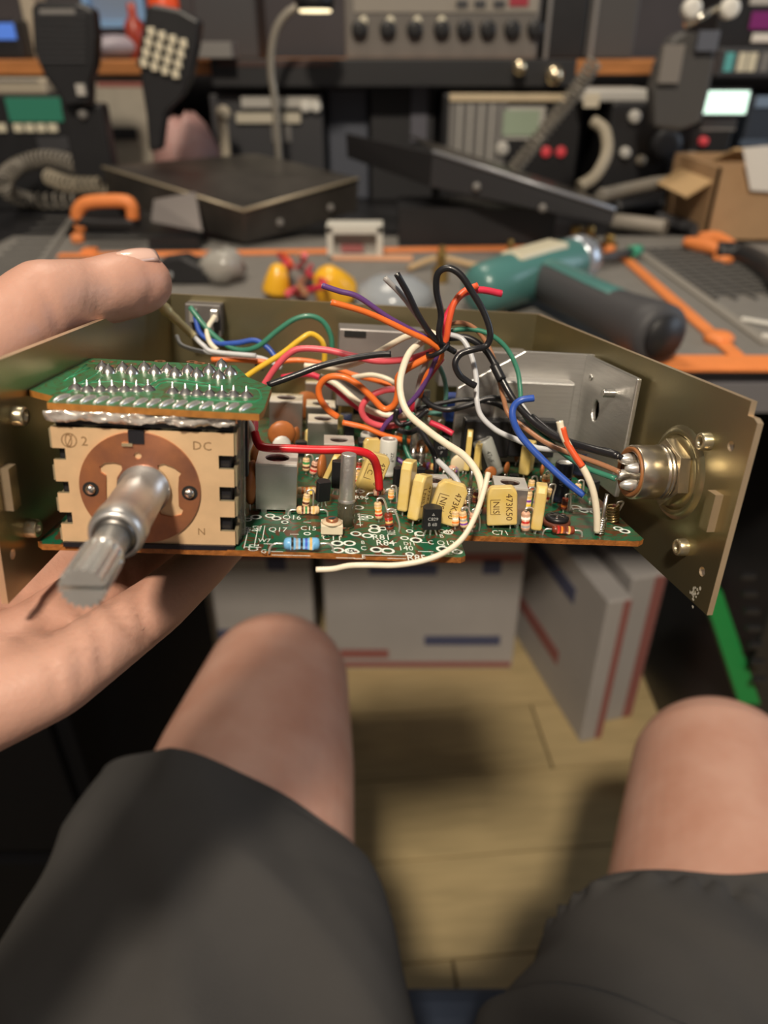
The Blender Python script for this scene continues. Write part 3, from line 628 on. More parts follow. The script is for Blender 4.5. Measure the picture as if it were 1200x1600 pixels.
# spring pins, clear rods
def spring(p, r, h, turns, wire=.0003, lean=(0, 0)):
    M = TR(p) @ RX(lean[0]) @ RY(lean[1]); n = turns * 10
    return MB().tube([M @ V(r * math.cos(2 * math.pi * i / 10), r * math.sin(2 * math.pi * i / 10), h * i / n) for i in range(n + 1)], wire, 5, raw=True)
for (px, py, hp, hs, lx) in ((731, 786, 62, 24, 1), (937, 834, 64, 24, 0), (644, 728, 30, 18, 0), (656, 730, 34, 20, 0)):
    q = B(px, py); s = SC(q); d = RY(lx) @ V(0, 0, 1); p0 = V(q.x, q.y, ZP - .0006)
    pn = MB().cyl(p0, p0 + d * vup(hp, q), .00062, n=8).build('terminal_pin', steel, RADC)
    spring(V(q.x, q.y, ZP), 6.2 / s, vup(hs, q), 7, lean=(0, lx)).build('spring', steel, pn)
q = B(957, 815); spring(V(q.x, q.y, ZP), .0017, .0052, 6, .0004, (0, -10)).build('air_coil', mat('bronze_wire', (.35, .25, .12), .3, .9), RADC)
for (px, py, h, w2) in ((645, 712, 80, 11), (657, 716, 100, 13)):
    q = B(px, py); s = SC(q); MB().cyl((q.x, q.y, ZP), (q.x, q.y, ZP + vup(h, q)), w2 / 2 / s, n=14).build('clear_rod', clear, RADC)
# box modules in the far half of the board
modm = mat('module_grey', (.30, .28, .27), .42, .6, var=.1, scale=80)
def module(px0, py0, px1, py1, y, dep, mt, name):
    a = Q(px0, py0, y=y); b = Q(px1, py1, y=y); z0 = max(ZP, min(a.z, b.z))
    return MB().box(((a.x + b.x) / 2, y + dep / 2, (z0 + a.z) / 2), (b.x - a.x, dep, a.z - z0)).build(name, mt, RADC, bevel=.0005)
flt = module(530, 513, 655, 640, .118, .014, modm, 'crystal_filter')
a = Q(555, 522, y=.118)
MB().box((a.x, .1178, a.z), (.008, .0004, .0022)).build('filter_label', hole_m, flt)
module(690, 545, 820, 610, .128, .010, modm, 'crystal_filter')
module(588, 668, 612, 690, .100, .005, blackp, 'ceramic_filter'); module(398, 560, 412, 580, .128, .006, blackp, 'ceramic_filter')
module(560, 690, 588, 700, .082, .006, blackp, 'ceramic_filter'); module(700, 620, 720, 660, .11, .008, mat('blue_module', (.03, .08, .35), .4), 'choke_coil')
# rear connector and lug
rc = module(288, 474, 346, 528, RD - .010, .010, mat('rear_socket_dark', (.10, .09, .085), .45), 'rear_socket')
for px in (303, 336):
    a = Q(px, 492, y=RD - .0105); MB().box((a.x, RD - .012, a.z), (.0028, .004, .0045)).build('solder_tag', tin, rc, bevel=.0004)
a = Q(246, 515, y=.135); MB().lathe([(0, 0), (.0022, 0), (.0020, .0014), (0, .0018)], 14, 0, TR(a.x, a.y, a.z) @ RY(90)).build('panel_screw', steel, RADC)
# random small parts filling the blurred far half
rs = random.Random(5)
spots = []
for i in range(34):
    px, py = rs.uniform(430, 700), rs.uniform(640, 700)
    if any(abs(px - u) < 13 and abs(py - v) < 7 for u, v in spots): continue
    spots.append((px, py))
for k, (px, py) in enumerate(spots):
    c = k % 4
    if c == 0: res_up(px, py, 14, 8, rs.choice(['tn', 'pk', 'rb']), (rs.choice(['rd', 'br', 'or']), rs.choice(['gn', 'go', 'vi'])))
    elif c == 1: disc(px, py, rs.uniform(14, 22), rs.uniform(0, 90))
    elif c == 2: to92(px, py, 12, 14, rs.uniform(-40, 40))
    else: film(px, py, 18, 20, 7, rs.uniform(-60, 60))
for k, (px, py) in enumerate([(700, 770), (752, 800), (760, 780), (800, 770), (828, 772), (845, 748), (880, 800), (925, 780), (900, 778), (790, 745), (705, 760), (640, 755), (555, 760), (765, 752), (935, 760), (655, 760)]):
    c = k % 4
    if c == 0: res_up(px, py, 18, 10, 'tn', ('rd', 'go'))
    elif c == 1: disc(px, py, 20, rs.uniform(0, 90))
    elif c == 2: res_up(px, py, 18, 10, 'rb', ('or', 'br'))
    else: to92(px, py, 15, 18, rs.uniform(-40, 40))
for a in [(240, 668, 34, 40), (300, 662, 34, 38), (350, 668, 30, 36), (190, 672, 30, 34)]: can(*a)
for a in [(210, 690, 26, 36, 12, 20), (330, 690, 26, 34, 12, -15), (280, 684, 24, 34, 10, 70)]: film(*a)
for a in [(170, 690, 20, 24, 10), (260, 700, 20, 24, -20), (370, 690, 18, 22, 5)]: to92(*a)
for a in [(225, 700, 22, 30), (310, 702, 20, 60), (150, 676, 22, 10), (380, 672, 24, 40)]: disc(*a)
electro(270, 690, 24, 40, (.02, .03, .10)); electro(345, 702, 24, 36, (.62, .62, .58))
# ---------------------------------------------------------------- loose wires: photo point and depth in the chassis
wc = {'purple': (.12, .05, .20), 'orange': (.80, .17, .03), 'grey': (.33, .32, .32), 'black': (.012, .012, .015), 'redorange': (.72, .10, .03), 'crimson': (.62, .03, .07), 'brown': (.36, .17, .09), 'green': (.04, .20, .13), 'white': (.78, .70, .55), 'pink': (.72, .10, .13), 'yellow': (.80, .50, .04), 'blue': (.03, .09, .42), 'red': (.62, .012, .02), 'lgrey': (.52, .53, .55), 'teal': (.10, .26, .22)}
def wm(c): return mat('insulation_' + c, wc[c], .36, var=.06, scale=300, coat=.15)
def wire(c, pts_, r=.00085):
    P = [Q(x, y, y=d) for x, y, d in pts_]
    for p in P: p.z = max(p.z, ZP + r) if p.y > .012 else p.z
    return MB().tube(P, r, 10, 7, 0, None, 1).build('wire', [wm(c), tin], RADC)
wire('purple', [(503, 446, .070), (530, 455, .070), (560, 464, .070), (605, 495, .071), (650, 520, .072), (684, 542, .072), (668, 590, .076), (645, 625, .078), (605, 660, .080), (591, 690, .082), (592, 715, .082)])
wire('orange', [(517, 472, .068), (575, 489, .069), (635, 517, .070), (672, 535, .071), (690, 555, .073), (668, 585, .076), (655, 620, .079)], .00095)
wire('grey', [(601, 434, .072), (630, 464, .073), (660, 505, .074), (690, 545, .075)])
wire('black', [(620, 428, .068), (638, 460, .069), (655, 495, .070), (680, 530, .071), (711, 550, .073)], .00095)
wire('black', [(690, 545, .072), (686, 520, .070), (689, 490, .070), (682, 455, .069), (684, 428, .068), (700, 419, .067), (720, 430, .066), (740, 460, .065), (757, 490, .064), (766, 520, .063), (760, 540, .063), (740, 546, .062), (720, 553, .062), (711, 568, .061), (718, 586, .061), (732, 597, .061), (743, 603, .061)], .0010)
wire('redorange', [(684, 560, .074), (697, 530, .073), (701, 505, .073), (709, 475, .074), (724, 456, .075), (746, 446, .076)], .0010)
wire('crimson', [(690, 540, .075), (693, 510, .075), (704, 483, .076), (722, 460, .077), (750, 453, .078), (784, 459, .078)], .0011)
wire('brown', [(690, 520, .078), (704, 506, .079), (728, 506, .080), (750, 521, .080), (768, 552, .078), (779, 590, .074), (786, 620, .070), (795, 648, .062), (815, 665, .055), (850, 690, .046), (890, 708, .038), (940, 726, .030), (968, 738, .0255)], .0008)
wire('green', [(688, 525, .080), (710, 516, .080), (740, 515, .080), (768, 524, .079), (792, 545, .078), (808, 577, .076), (813, 610, .073), (815, 640, .068), (835, 668, .058), (870, 700, .044), (910, 728, .033), (962, 748, .0250)], .0008)
wire('lgrey', [(700, 522, .074), (722, 530, .073), (736, 555, .070), (744, 590, .067), (745, 625, .064), (752, 650, .060), (775, 672, .055), (805, 686, .050), (840, 700, .046), (880, 703, .042), (930, 705, .034)], .00085)
wire('black', [(700, 528, .078), (730, 528, .077), (757, 545, .075), (775, 573, .072), (788, 600, .069), (805, 628, .065), (832, 658, .058), (868, 683, .045), (920, 700, .033), (966, 712, .0262)], .0011)
wire('black', [(832, 650, .06), (870, 680, .048), (915, 697, .036), (955, 706, .028), (972, 716, .0262)], .0008)
wire('lgrey', [(815, 632, .068), (833, 658, .060), (860, 682, .050), (900, 698, .040), (950, 705, .029)], .00075)
wire('white', [(662, 532, .074), (640, 551, .071), (627, 585, .066), (626, 615, .062), (637, 645, .058), (665, 670, .053), (695, 692, .048), (725, 712, .043), (745, 738, .038), (753, 765, .033), (752, 782, .031)], .0011)
wire('white', [(475, 571, .092), (500, 573, .092), (530, 574, .092), (565, 564, .088), (600, 545, .084), (635, 526, .080), (668, 519, .076), (688, 528, .074)], .00105)
wire('black', [(418, 602, .066), (460, 587, .067), (500, 572, .068), (545, 561, .069), (590, 554, .070), (611, 553, .070)], .0010)
wire('pink', [(412, 602, .088), (430, 575, .088), (450, 554, .088), (470, 545, .088), (510, 547, .087), (550, 556, .085), (590, 564, .083), (630, 562, .080), (660, 555, .077), (688, 543, .074)], .0011)
wire('yellow', [(360, 606, .100), (400, 578, .100), (440, 553, .100), (470, 530, .100), (486, 522, .101), (502, 532, .102), (507, 548, .103), (507, 566, .104)], .0010)
wire('green', [(297, 480, .134), (325, 515, .130), (355, 540, .126), (380, 547, .124), (405, 540, .122), (432, 518, .122), (460, 499, .122), (485, 494, .122), (505, 503, .122), (517, 525, .122), (519, 548, .122)], .0010)
wire('blue', [(305, 495, .134), (314, 522, .130), (340, 536, .127), (370, 536, .125), (398, 532, .124), (418, 543, .122), (432, 560, .120)], .0010)
wire('white', [(336, 494, .134), (324, 515, .130), (328, 535, .127), (340, 548, .124)], .0010)
wire('lgrey', [(276, 525, .132), (285, 540, .128), (320, 550, .124), (370, 555, .12), (410, 560, .118), (440, 575, .115)], .0008)
lug = wire('lgrey', [(301, 524, .118), (318, 540, .116), (335, 550, .115), (400, 556, .113)], .0009)
MB().tube([Q(251, 474, y=.119), Q(262, 487, y=.119), Q(276, 500, y=.1185), Q(290, 513, y=.118), Q(303, 526, y=.118)], .0017, 10, 4, rfun=lambda t: 1.25 if .1 < t < .3 else (1.0 if t < .55 else .85)).build('crimp_terminal', mat('crimp_brass', (.85, .72, .38), .35, .5), lug)
wire('orange', [(528, 652, .084), (512, 640, .084), (500, 622, .084), (499, 604, .084), (512, 590, .083), (535, 589, .082), (558, 600, .081), (580, 620, .080), (600, 639, .079), (616, 632, .078), (622, 610, .077), (622, 590, .076), (635, 577, .075), (660, 563, .074), (690, 548, .073)], .0011)
wire('orange', [(430, 565, .118), (470, 563, .118), (510, 570, .116), (550, 585, .112), (590, 595, .108), (620, 608, .104)], .0010)
wire('orange', [(535, 660, .080), (570, 668, .079), (600, 680, .078), (640, 690, .078)], .0009)
wire('orange', [(330, 562, .115), (370, 562, .116), (420, 566, .116)], .0010)
wire('crimson', [(440, 590, .105), (485, 585, .104), (520, 605, .100), (550, 630, .096), (580, 650, .092), (610, 662, .09)], .0011)
wire('crimson', [(690, 560, .078), (665, 595, .082), (650, 625, .084), (640, 650, .086)], .0011)
wire('crimson', [(672, 660, .082), (690, 668, .080), (708, 678, .078)], .0010)
wire('pink', [(625, 608, .082), (600, 610, .083), (575, 622, .083), (565, 640, .083), (575, 658, .083), (600, 666, .083), (635, 662, .083)], .0011)
wire('white', [(500, 588, .098), (525, 600, .096), (555, 625, .092), (580, 642, .089), (610, 649, .087), (640, 648, .086)], .0011)
wire('white', [(550, 590, .104), (580, 586, .103), (605, 592, .101), (620, 602, .10)], .0009)
wire('red', [(398, 676, .040), (402, 690, .038), (412, 699, .037), (450, 701, .0365), (500, 703, .0365), (535, 703, .0365), (565, 706, .037), (582, 715, .038), (590, 735, .040), (593, 765, .041)], .0012)
wire('blue', [(834, 622, .044), (815, 625, .044), (803, 635, .044), (801, 652, .043), (810, 675, .042), (830, 700, .040), (860, 730, .037), (890, 757, .034), (912, 774, .032)], .0010)
wire('white', [(874, 658, .034), (880, 680, .033), (895, 708, .031), (913, 735, .029), (926, 765, .0275), (932, 800, .0265), (932, 836, .0260)], .0010)
wire('redorange', [(879, 668, .0332), (885, 690, .0322), (899, 713, .0302), (910, 729, .0288)], .00092)
wire('white', [(763, 739, .0250), (755, 770, .0215), (743, 805, .0170), (725, 838, .0115), (700, 860, .0075), (665, 875, .0062), (620, 883, .0060), (575, 883, .0062), (545, 884, .0070), (520, 889, .0075), (494, 890, .0080)], .00075)
wire('black', [(662, 600, .082), (658, 615, .081), (672, 632, .080), (700, 640, .079), (735, 632, .078), (765, 622, .078), (800, 626, .077)], .0010)
wire('black', [(650, 640, .083), (690, 630, .084), (730, 624, .084), (770, 630, .082), (792, 640, .08)], .0008)
wire('black', [(620, 640, .078), (618, 655, .078), (628, 664, .077), (650, 655, .077), (668, 640, .077)], .0009)
wire('black', [(622, 672, .070), (640, 676, .068), (655, 672, .066), (668, 690, .062), (680, 715, .058), (682, 740, .056)], .0009)
wire('grey', [(668, 560, .08), (655, 600, .082), (652, 640, .084), (656, 680, .084)], .0010)
wire('lgrey', [(684, 720, .052), (700, 735, .047), (712, 748, .043), (720, 765, .041)], .0009)
wire('teal', [(680, 562, .084), (692, 585, .086), (697, 610, .087), (695, 635, .088)], .0008)
wire('green', [(646, 645, .078), (636, 665, .077), (632, 690, .075), (640, 715, .072), (655, 728, .07)], .0008)
wire('teal', [(655, 648, .09), (670, 645, .09), (690, 648, .09)], .0009)
wire('purple', [(610, 710, .076), (628, 722, .074), (640, 728, .073)], .0008)
tie = Q(684, 546, y=.0735)
MB().tube([tie + RY(-35) @ V(.0036 * math.cos(a), .0045 * math.sin(a), .0) for a in [2 * math.pi * i / 20 for i in range(21)]], .0008, 6, raw=True).build('cable_tie', blackp, RADC)
MB().tube([Q(772, 570, y=.0722), Q(778, 582, y=.0708), Q(784, 594, y=.0695)], .0016, 10, 3).build('heat_shrink_sleeve', blackp, RADC)
wire('pink', [(395, 640, .06), (398, 665, .055), (392, 690, .05), (380, 705, .048)], .0011); wire('white', [(383, 655, .042), (392, 672, .042), (388, 695, .042), (378, 710, .042)], .0012)
# ================================================================ things at the back of the desk and on the shelf (all out of focus)
def P(par):                                                         # builds world-space parts under an Empty at the thing's base
    def f(m, name, mt, on=None, **k):
        if on is not None: return m.build(name, mt, on, **k)
        o = m.build(name, mt, par, **k); o.matrix_parent_inverse = Matrix.Translation(-par.location); return o
    return f
def rect(x0, y0, x1, y1, Y):
    a = Wp(x0, y0, y=Y); b = Wp(x1, y1, y=Y); c = Wp(x0, y1, y=Y)
    return (a.x + c.x) / 2, (Wp(x1, y0, y=Y).x + b.x) / 2, b.z, a.z   # x0, x1, z bottom, z top
dkp = mat('gear_black', (.018, .018, .020), .42, var=.1, scale=30); dkg = mat('gear_dark_grey', (.055, .055, .060), .45); gry = mat('gear_grey', (.22, .21, .20), .45); lgt = mat('gear_light_grey', (.50, .48, .44), .45)
beige = mat('beige_plastic', (.45, .39, .30), .5); whitep = mat('white_plastic', (.78, .76, .70), .4); chrome = mat('chrome', (.85, .80, .70), .15, 1)
def gear(name, label, cat, x0, y0, x1, y1, Y, dep, mt, base=None, bevel=.004, group=None):
    a, b, z0, z1 = rect(x0, y0, x1, y1, Y)
    if base is not None: z0 = base
    r = empty(name, ((a + b) / 2, Y + dep / 2, z0)); tag(r, label, cat, group)
    f = P(r); body = f(MB().box(((a + b) / 2, Y + dep / 2, (z0 + z1) / 2), (b - a, dep, z1 - z0)), 'case', mt, bevel=bevel)
    return r, f, (a, b, z0, z1)
def knob(f, px, py, Y, r, mt, name='knob', dep=.012, on=None):
    p = Wp(px, py, y=Y); return f(MB().lathe([(0, 0), (r, 0), (r * .92, dep), (r * .5, dep * 1.05), (0, dep * 1.05)], 16, 0, TR(p) @ RX(90)), name, mt, on)
def plate(f, x0, y0, x1, y1, Y, mt, name, th=.003, on=None):
    a, b, z0, z1 = rect(x0, y0, x1, y1, Y); return f(MB().box(((a + b) / 2, Y - th / 2, (z0 + z1) / 2), (b - a, th, z1 - z0)), name, mt, on, bevel=.0006)
lcd_g = mat('lcd_green', (.03, .16, .10), .2, emit=.25); lcd_o = mat('lcd_olive', (.30, .36, .26), .3, emit=.10); amber = mat('button_pale', (.72, .66, .50), .4)
# --- left: radio with a green display under the shelf
r, f, R = gear('display_radio', 'black radio with green display and row of pale buttons at left under the shelf', 'radio', -60, 148, 118, 238, 1.40, .18, dkp, DESK)
plate(f, 12, 152, 98, 190, 1.40, lcd_g, 'display')
for px in (4, 30, 48, 66, 84): plate(f, px - 7, 193, px + 7, 206, 1.40, amber, 'button', .006)
plate(f, 60, 214, 120, 236, 1.40, dkg, 'lower_panel')
r, f, R = gear('beige_case', 'flat beige case standing on the green-display radio', 'box', -60, 122, 72, 147, 1.41, .16, beige, R[3])
plate(f, -40, 124, 60, 128, 1.41, gry, 'seam', .002)
r, f, R = gear('pale_carton', 'pale grey-beige carton between the two hanging microphones', 'box', 152, 122, 232, 240, 1.46, .14, mat('pale_card', (.42, .38, .31), .7, var=.05), DESK)
plate(f, 172, 200, 214, 218, 1.46, dkp, 'dark_label'); plate(f, 152, 128, 232, 136, 1.46, mat('carton_red', (.34, .12, .10), .7), 'red_stripe', .001)
# --- shelf, left end
r, f, R = gear('small_screen', 'small black device with a blue lit screen at the left end of the shelf', 'device', -40, 30, 30, 78, 1.47, .05, dkp, SHELF)
plate(f, -30, 36, 24, 62, 1.47, mat('blue_screen', (.06, .14, .45), .2, emit=.9), 'screen')
r, f, R = gear('light_blue_tray', 'light blue document tray on the shelf between the microphones', 'tray', 142, -20, 228, 44, 1.57, .10, mat('tray_back', (.20, .26, .36), .5), SHELF)
bluep = mat('light_blue', (.22, .40, .68), .45)
plate(f, 142, 32, 230, 44, 1.57, bluep, 'tray_lip', .02); plate(f, 136, -20, 146, 60, 1.57, bluep, 'tray_side', .02); plate(f, 222, -20, 232, 80, 1.57, bluep, 'tray_side', .02)
r, f, R = gear('pale_bottle_box', 'narrow beige box at the far left on the shelf', 'box', 30, -30, 52, 40, 1.52, .06, beige, SHELF)
p = Wp(205, 12, y=1.49); o = MB().lathe([(0, 0), (.016, 0), (.016, .05), (.007, .062), (.007, .08), (0, .08)], 16, 0, TR(p.x, p.y, SHELF)).build('red_bottle', mat('red_gloss', (.35, .05, .03), .3)); tag(o, 'small dark red bottle on the shelf in front of the blue tray', 'bottle')
o = MB().ball((0, 0, .018), (.05, .03, .018), 16).build('screwdriver_grip', mat('grip_lilac', (.32, .28, .32), .4)); p = Wp(182, 72, y=1.48); o.location = (p.x, p.y, SHELF); o.rotation_euler = (0, 0, .7); tag(o, 'greyish tool grip lying on the shelf between the microphones', 'tool')
p = Wp(255, 4, y=1.50); o = MB().lathe([(0, 0), (.024, 0), (.026, .03), (.026, .07), (.02, .075), (0, .075)], 18, 0, TR(p.x, p.y, p.z - .05)).build('plastic_jar', mat('orange_red', (.80, .09, .02), .4)); tag(o, 'bright red-orange plastic jar behind the keypad microphone', 'jar')
r, f, R = gear('grey_speaker_box', 'dark grey box behind the keypad microphone on the shelf', 'box', 300, -40, 400, 66, 1.52, .12, dkg, SHELF); plate(f, 305, 66, 372, 90, 1.44, gry, 'ledge', .06)
# --- hanging hand microphones
def mic(name, label, outline, Y, th, tilt, mt=dkp):
    pts_ = [Wp(x, y, y=Y) for x, y in outline]; c = sum(pts_, V(0, 0, 0)) / len(pts_)
    r = empty(name, (c.x, Y, min(p.z for p in pts_))); tag(r, label, 'microphone', 'hand microphones')
    f = P(r); f(MB().prism([(p.x, p.z) for p in pts_], Y, Y + th, 0, Matrix(((1, 0, 0, 0), (0, 0, 1, 0), (0, 1, 0, 0), (0, 0, 0, 1)))), 'body', mt, bevel=.006, seg=3)
    return r, f
Ym = 1.20
r, f = mic('hand_microphone', 'black hand microphone with slotted speaker grille at upper left', [(48, 10), (58, 2), (120, 4), (145, 14), (150, 60), (148, 100), (140, 128), (140, 160), (100, 165), (85, 140), (68, 118), (52, 80)], Ym, .03, 0)
for k in range(9): plate(f, 54 + k * .8, 22 + k * 9, 136, 26 + k * 9, Ym, dkg, 'grille_slat', .003)
plate(f, 62, 14, 118, 24, Ym, gry, 'badge', .002); f(MB().box((Wp(128, 140, y=Ym).x, Ym - .003, Wp(128, 140, y=Ym).z), (.012, .006, .014)), 'talk_button', lgt)
mb = empty('microphone_stand', (Wp(130, 230, y=Ym + .01).x, Ym + .01, DESK)); tag(mb, 'black bracket block holding up the slotted microphone', 'stand'); f = P(mb)
a, b, z0, z1 = rect(98, 150, 162, 232, Ym + .02); f(MB().box(((a + b) / 2, Ym + .04, (DESK + z1 - .01) / 2), (b - a, .035, z1 - .01 - DESK)), 'block', dkp, bevel=.004); f(MB().ball((Wp(122, 180, y=Ym).x, Ym + .02, Wp(122, 180, y=Ym).z), .008, 10), 'screw', gry)
r, f = mic('keypad_microphone', 'black hand microphone with a pale keypad, tilted, left of centre', [(228, 12), (240, 6), (280, 14), (312, 32), (308, 70), (298, 120), (285, 150), (258, 175), (250, 236), (232, 236), (228, 180), (220, 130), (216, 80)], Ym - .02, .03, 0)
kp = f(MB().prism([(q.x, q.z) for q in (Wp(232, 40, y=Ym), Wp(300, 62, y=Ym), Wp(290, 128, y=Ym), Wp(220, 102, y=Ym))], Ym - .0225, Ym - .019, 0, Matrix(((1, 0, 0, 0), (0, 0, 1, 0), (0, 1, 0, 0), (0, 0, 0, 1)))), 'keypad', dkp)
A, Bv, Cv = Wp(238, 50, y=Ym - .02), Wp(288, 68, y=Ym - .02), Wp(227, 98, y=Ym - .02)
for i in range(4):
    for jx in range(4):
        p = A + (Bv - A) * (jx / 3) + (Cv - A) * (i / 3)
        f(MB().box((p.x, Ym - .025, p.z), (.0095, .006, .0105), 0), 'key', amber, kp, bevel=.001)
r, f = mic('angled_microphone', 'grey hand microphone leaning in its clip at upper right', [(1050, 60), (1068, 48), (1100, 52), (1120, 70), (1118, 100), (1108, 150), (1098, 190), (1060, 205), (1022, 200), (1020, 140), (1030, 100)], Ym + .03, .035, 0, mat('mic_grey', (.075, .072, .07), .5))
plate(f, 1030, 70, 1062, 130, Ym + .03, mat('mic_grey_lit', (.22, .20, .18), .5), 'lit_side', .010); plate(f, 1086, 48, 1118, 80, Ym + .03, mat('mic_bluegrey', (.12, .13, .16), .4), 'top_button', .012)  # one side is a paler plate, its light painted into the grey
for px in (1078, 1137): knob(f, px, 14, Ym + .03, .013, whitep, 'clamp_knob', .014)
f(MB().cyl(Wp(1070, 40, y=Ym + .03), Wp(1125, 10, y=Ym + .03), .005, n=8), 'clamp_arm', chrome)
# --- centre: radio with ribbed speaker and display
r, f, R = gear('ribbed_radio', 'dark radio with ribbed speaker grille, olive display and pale top under the shelf', 'radio', 690, 146, 905, 300, 1.42, .16, dkp, DESK)
spk = plate(f, 700, 158, 790, 262, 1.42, gry, 'speaker_panel', .004)
for k in range(9): plate(f, 706 + k * 8.4, 162, 709.5 + k * 8.4, 258, 1.416, lgt if k % 2 else gry, 'grille_rib', .006, spk)
plate(f, 702, 146, 884, 158, 1.42, mat('pale_trim', (.62, .50, .33), .4), 'top_trim', .010)
dfr = plate(f, 780, 166, 850, 218, 1.42, lgt, 'display_frame', .003); plate(f, 786, 172, 842, 212, 1.416, lcd_o, 'display', .002, dfr)
redl = mat('red_light', (.55, .05, .06), .4, emit=.3)
for px in (853, 876): knob(f, px, 237, 1.42, .009, redl, 'red_button', .006)
knob(f, 784, 232, 1.42, .012, lgt)
# --- centre left: grey gear with pale top
r, f, R = gear('silver_radio', 'low silver-topped radio in the middle under the shelf', 'radio', 330, 146, 505, 232, 1.46, .14, dkg, DESK)
plate(f, 378, 150, 500, 168, 1.46, lgt, 'silver_top', .010); plate(f, 370, 176, 470, 192, 1.46, mat('pale_trim2', (.60, .55, .44), .4), 'pale_strip', .008); plate(f, 425, 196, 455, 222, 1.46, gry, 'panel', .004)
for px in (478, 494): knob(f, px, 166, 1.46, .010, whitep)
r, f, R = gear('blue_grey_panel', 'blue-grey equipment panel in the dark gap at centre', 'device', 512, 132, 575, 215, 1.52, .10, mat('panel_bluegrey', (.10, .11, .14), .5), DESK); plate(f, 518, 138, 570, 142, 1.52, dkp, 'slot', .001)
r, f, R = gear('upright_speaker', 'tall black speaker cabinet in the dark gap left of the ribbed radio', 'speaker', 578, 130, 680, 240, 1.50, .12, mat('speaker_black', (.03, .03, .033), .5), DESK); plate(f, 642, 132, 668, 222, 1.50, mat('strip_bluegrey', (.14, .14, .17), .4), 'side_strip', .006)
# crumpled bag
rb = random.Random(3); bm_ = MB(); bm_.ball((0, 0, 0), (1, 1, 1), 18)
p = Wp(285, 195, y=1.44); o = bm_.build('crumpled_bag', mat('pink_plastic', (.42, .32, .30), .35, alt=(.48, .20, .18), scale=30, bump=.6, bscale=60)); o.location = (p.x, p.y, DESK + .075); o.scale = (.060, .05, .075); tag(o, 'crumpled pinkish plastic bag behind the keypad microphone', 'bag')
for v in o.data.vertices: v.co *= 1 + rb.uniform(-.16, .16)
r, f, R = gear('pale_tool_handle', 'pale upright tool handle standing beside the crumpled bag', 'tool', 340, 176, 356, 236, 1.36, .014, beige, DESK, .005); f(MB().ball(Wp(349, 178, y=1.365), .013, 10), 'tip', beige)
# --- top: bench instrument with knobs
r, f, R = gear('bench_instrument', 'grey bench instrument with a row of knobs on the shelf at top centre', 'instrument', 538, -60, 846, 72, 1.46, .22, mat('instrument_grey', (.17, .155, .14), .5), SHELF)
upn = plate(f, 552, -30, 842, 20, 1.46, mat('instrument_panel', (.30, .27, .23), .5), 'upper_panel', .003)
for px in (562, 606, 648, 690, 726, 762, 800, 836): knob(f, px, 46, 1.46, .014, dkp)
for px in (568, 610, 652, 690): knob(f, px, 33, 1.457, .007, amber, 'cap', .008)
for px in (722, 750, 780): plate(f, px - 9, 0, px + 9, 12, 1.457, dkg, 'meter', .003, upn)
plate(f, 796, -10, 826, 10, 1.457, mat('label_red', (.35, .03, .05), .5), 'red_label', .002)
r, f, R = gear('dark_shelf_bar', 'dark bar in front of the shelf edge at centre', 'rail', 330, 92, 900, 136, 1.425, .012, mat('bar_black', (.022, .022, .024), .5), None, .002)  # plain dark bar along the middle of the shelf edge
plate(f, 340, 96, 520, 104, 1.425, mat('bar_brown', (.06, .03, .025), .6), 'brown_strip', .001)
for px, py, rr in ((812, 105, .012), (866, 117, .015)): 
    p = Wp(px, py, y=1.40); q = empty('brass_connector', (p.x, 1.41, p.z - rr)); tag(q, 'shiny brass-white connector knob at centre right, %s one' % ('smaller left' if px < 830 else 'larger right'), 'connector'); f = P(q)
    f(MB().ball(p, rr, 12), 'dome', mat('warm_chrome', (.85, .72, .50), .22, 1)); f(MB().cyl(p, p + V(0, .03, 0), rr * .6, n=12), 'stem', chrome); 
# gooseneck lamp
gl = empty('gooseneck_lamp', (Wp(426, 160, y=1.335).x, 1.335, DESK)); tag(gl, 'thin gooseneck lamp with a glowing head at top, left of the instrument', 'lamp'); f = P(gl)
path = [Wp(x, y, y=1.335 if i_ else 1.335) for i_, (x, y) in enumerate([(430, 165), (424, 120), (424, 80), (432, 45), (448, 22), (470, 8)])]
f(MB().tube([V(path[0].x, path[0].y, DESK)] + path, .006, 8, 6), 'neck', mat('neck_grey', (.35, .32, .27), .4, .5))
p = Wp(492, 8, y=1.29); f(MB().lathe([(0, 0), (.026, 0), (.030, .012), (.020, .03), (0, .034)], 18, 0, TR(p.x, p.y, p.z - .005)), 'head', dkp)
f(MB().lathe([(0, 0), (.023, 0), (.023, .003), (0, .003)], 18, 0, TR(p.x, p.y, p.z - .0085)), 'light', mat('lamp_glow', (1, .82, .5), .3, emit=2.2))
f(MB().lathe([(0, 0), (.03, 0), (.028, .012), (0, .014)], 18, 0, TR(path[0].x, path[0].y, DESK)), 'foot', dkp)
# --- upper right cabinets and boxes
for k, (x0, x1, l) in enumerate(((848, 918, 'narrow black cabinet on the shelf right of the bench instrument'), (920, 998, 'dark grey cabinet on the shelf, second right of the bench instrument'))):
    r, f, R = gear('shelf_cabinet', l, 'cabinet', x0, -60, x1, 104, 1.50, .2, [dkp, mat('cab_grey', (.075, .072, .072), .5)][k], SHELF); plate(f, x0 + 6, -40, x0 + 12, 100, 1.50, gry, 'edge', .004)
r, f, R = gear('card_boxes', 'black box with a purple label on the shelf at far right', 'box', 1125, -40, 1290, 62, 1.50, .16, dkp, SHELF); plate(f, 1172, 18, 1230, 46, 1.50, mat('purple_label', (.22, .02, .17), .5), 'purple_label'); plate(f, 1174, 52, 1250, 66, 1.50, whitep, 'white_strip'); plate(f, 1172, -10, 1230, 8, 1.50, lgt, 'grey_strip')
r, f, R = gear('lettered_box', 'dark box with white and teal letters lying on the shelf at far right', 'box', 1122, 74, 1290, 122, 1.388, .05, dkg, None)
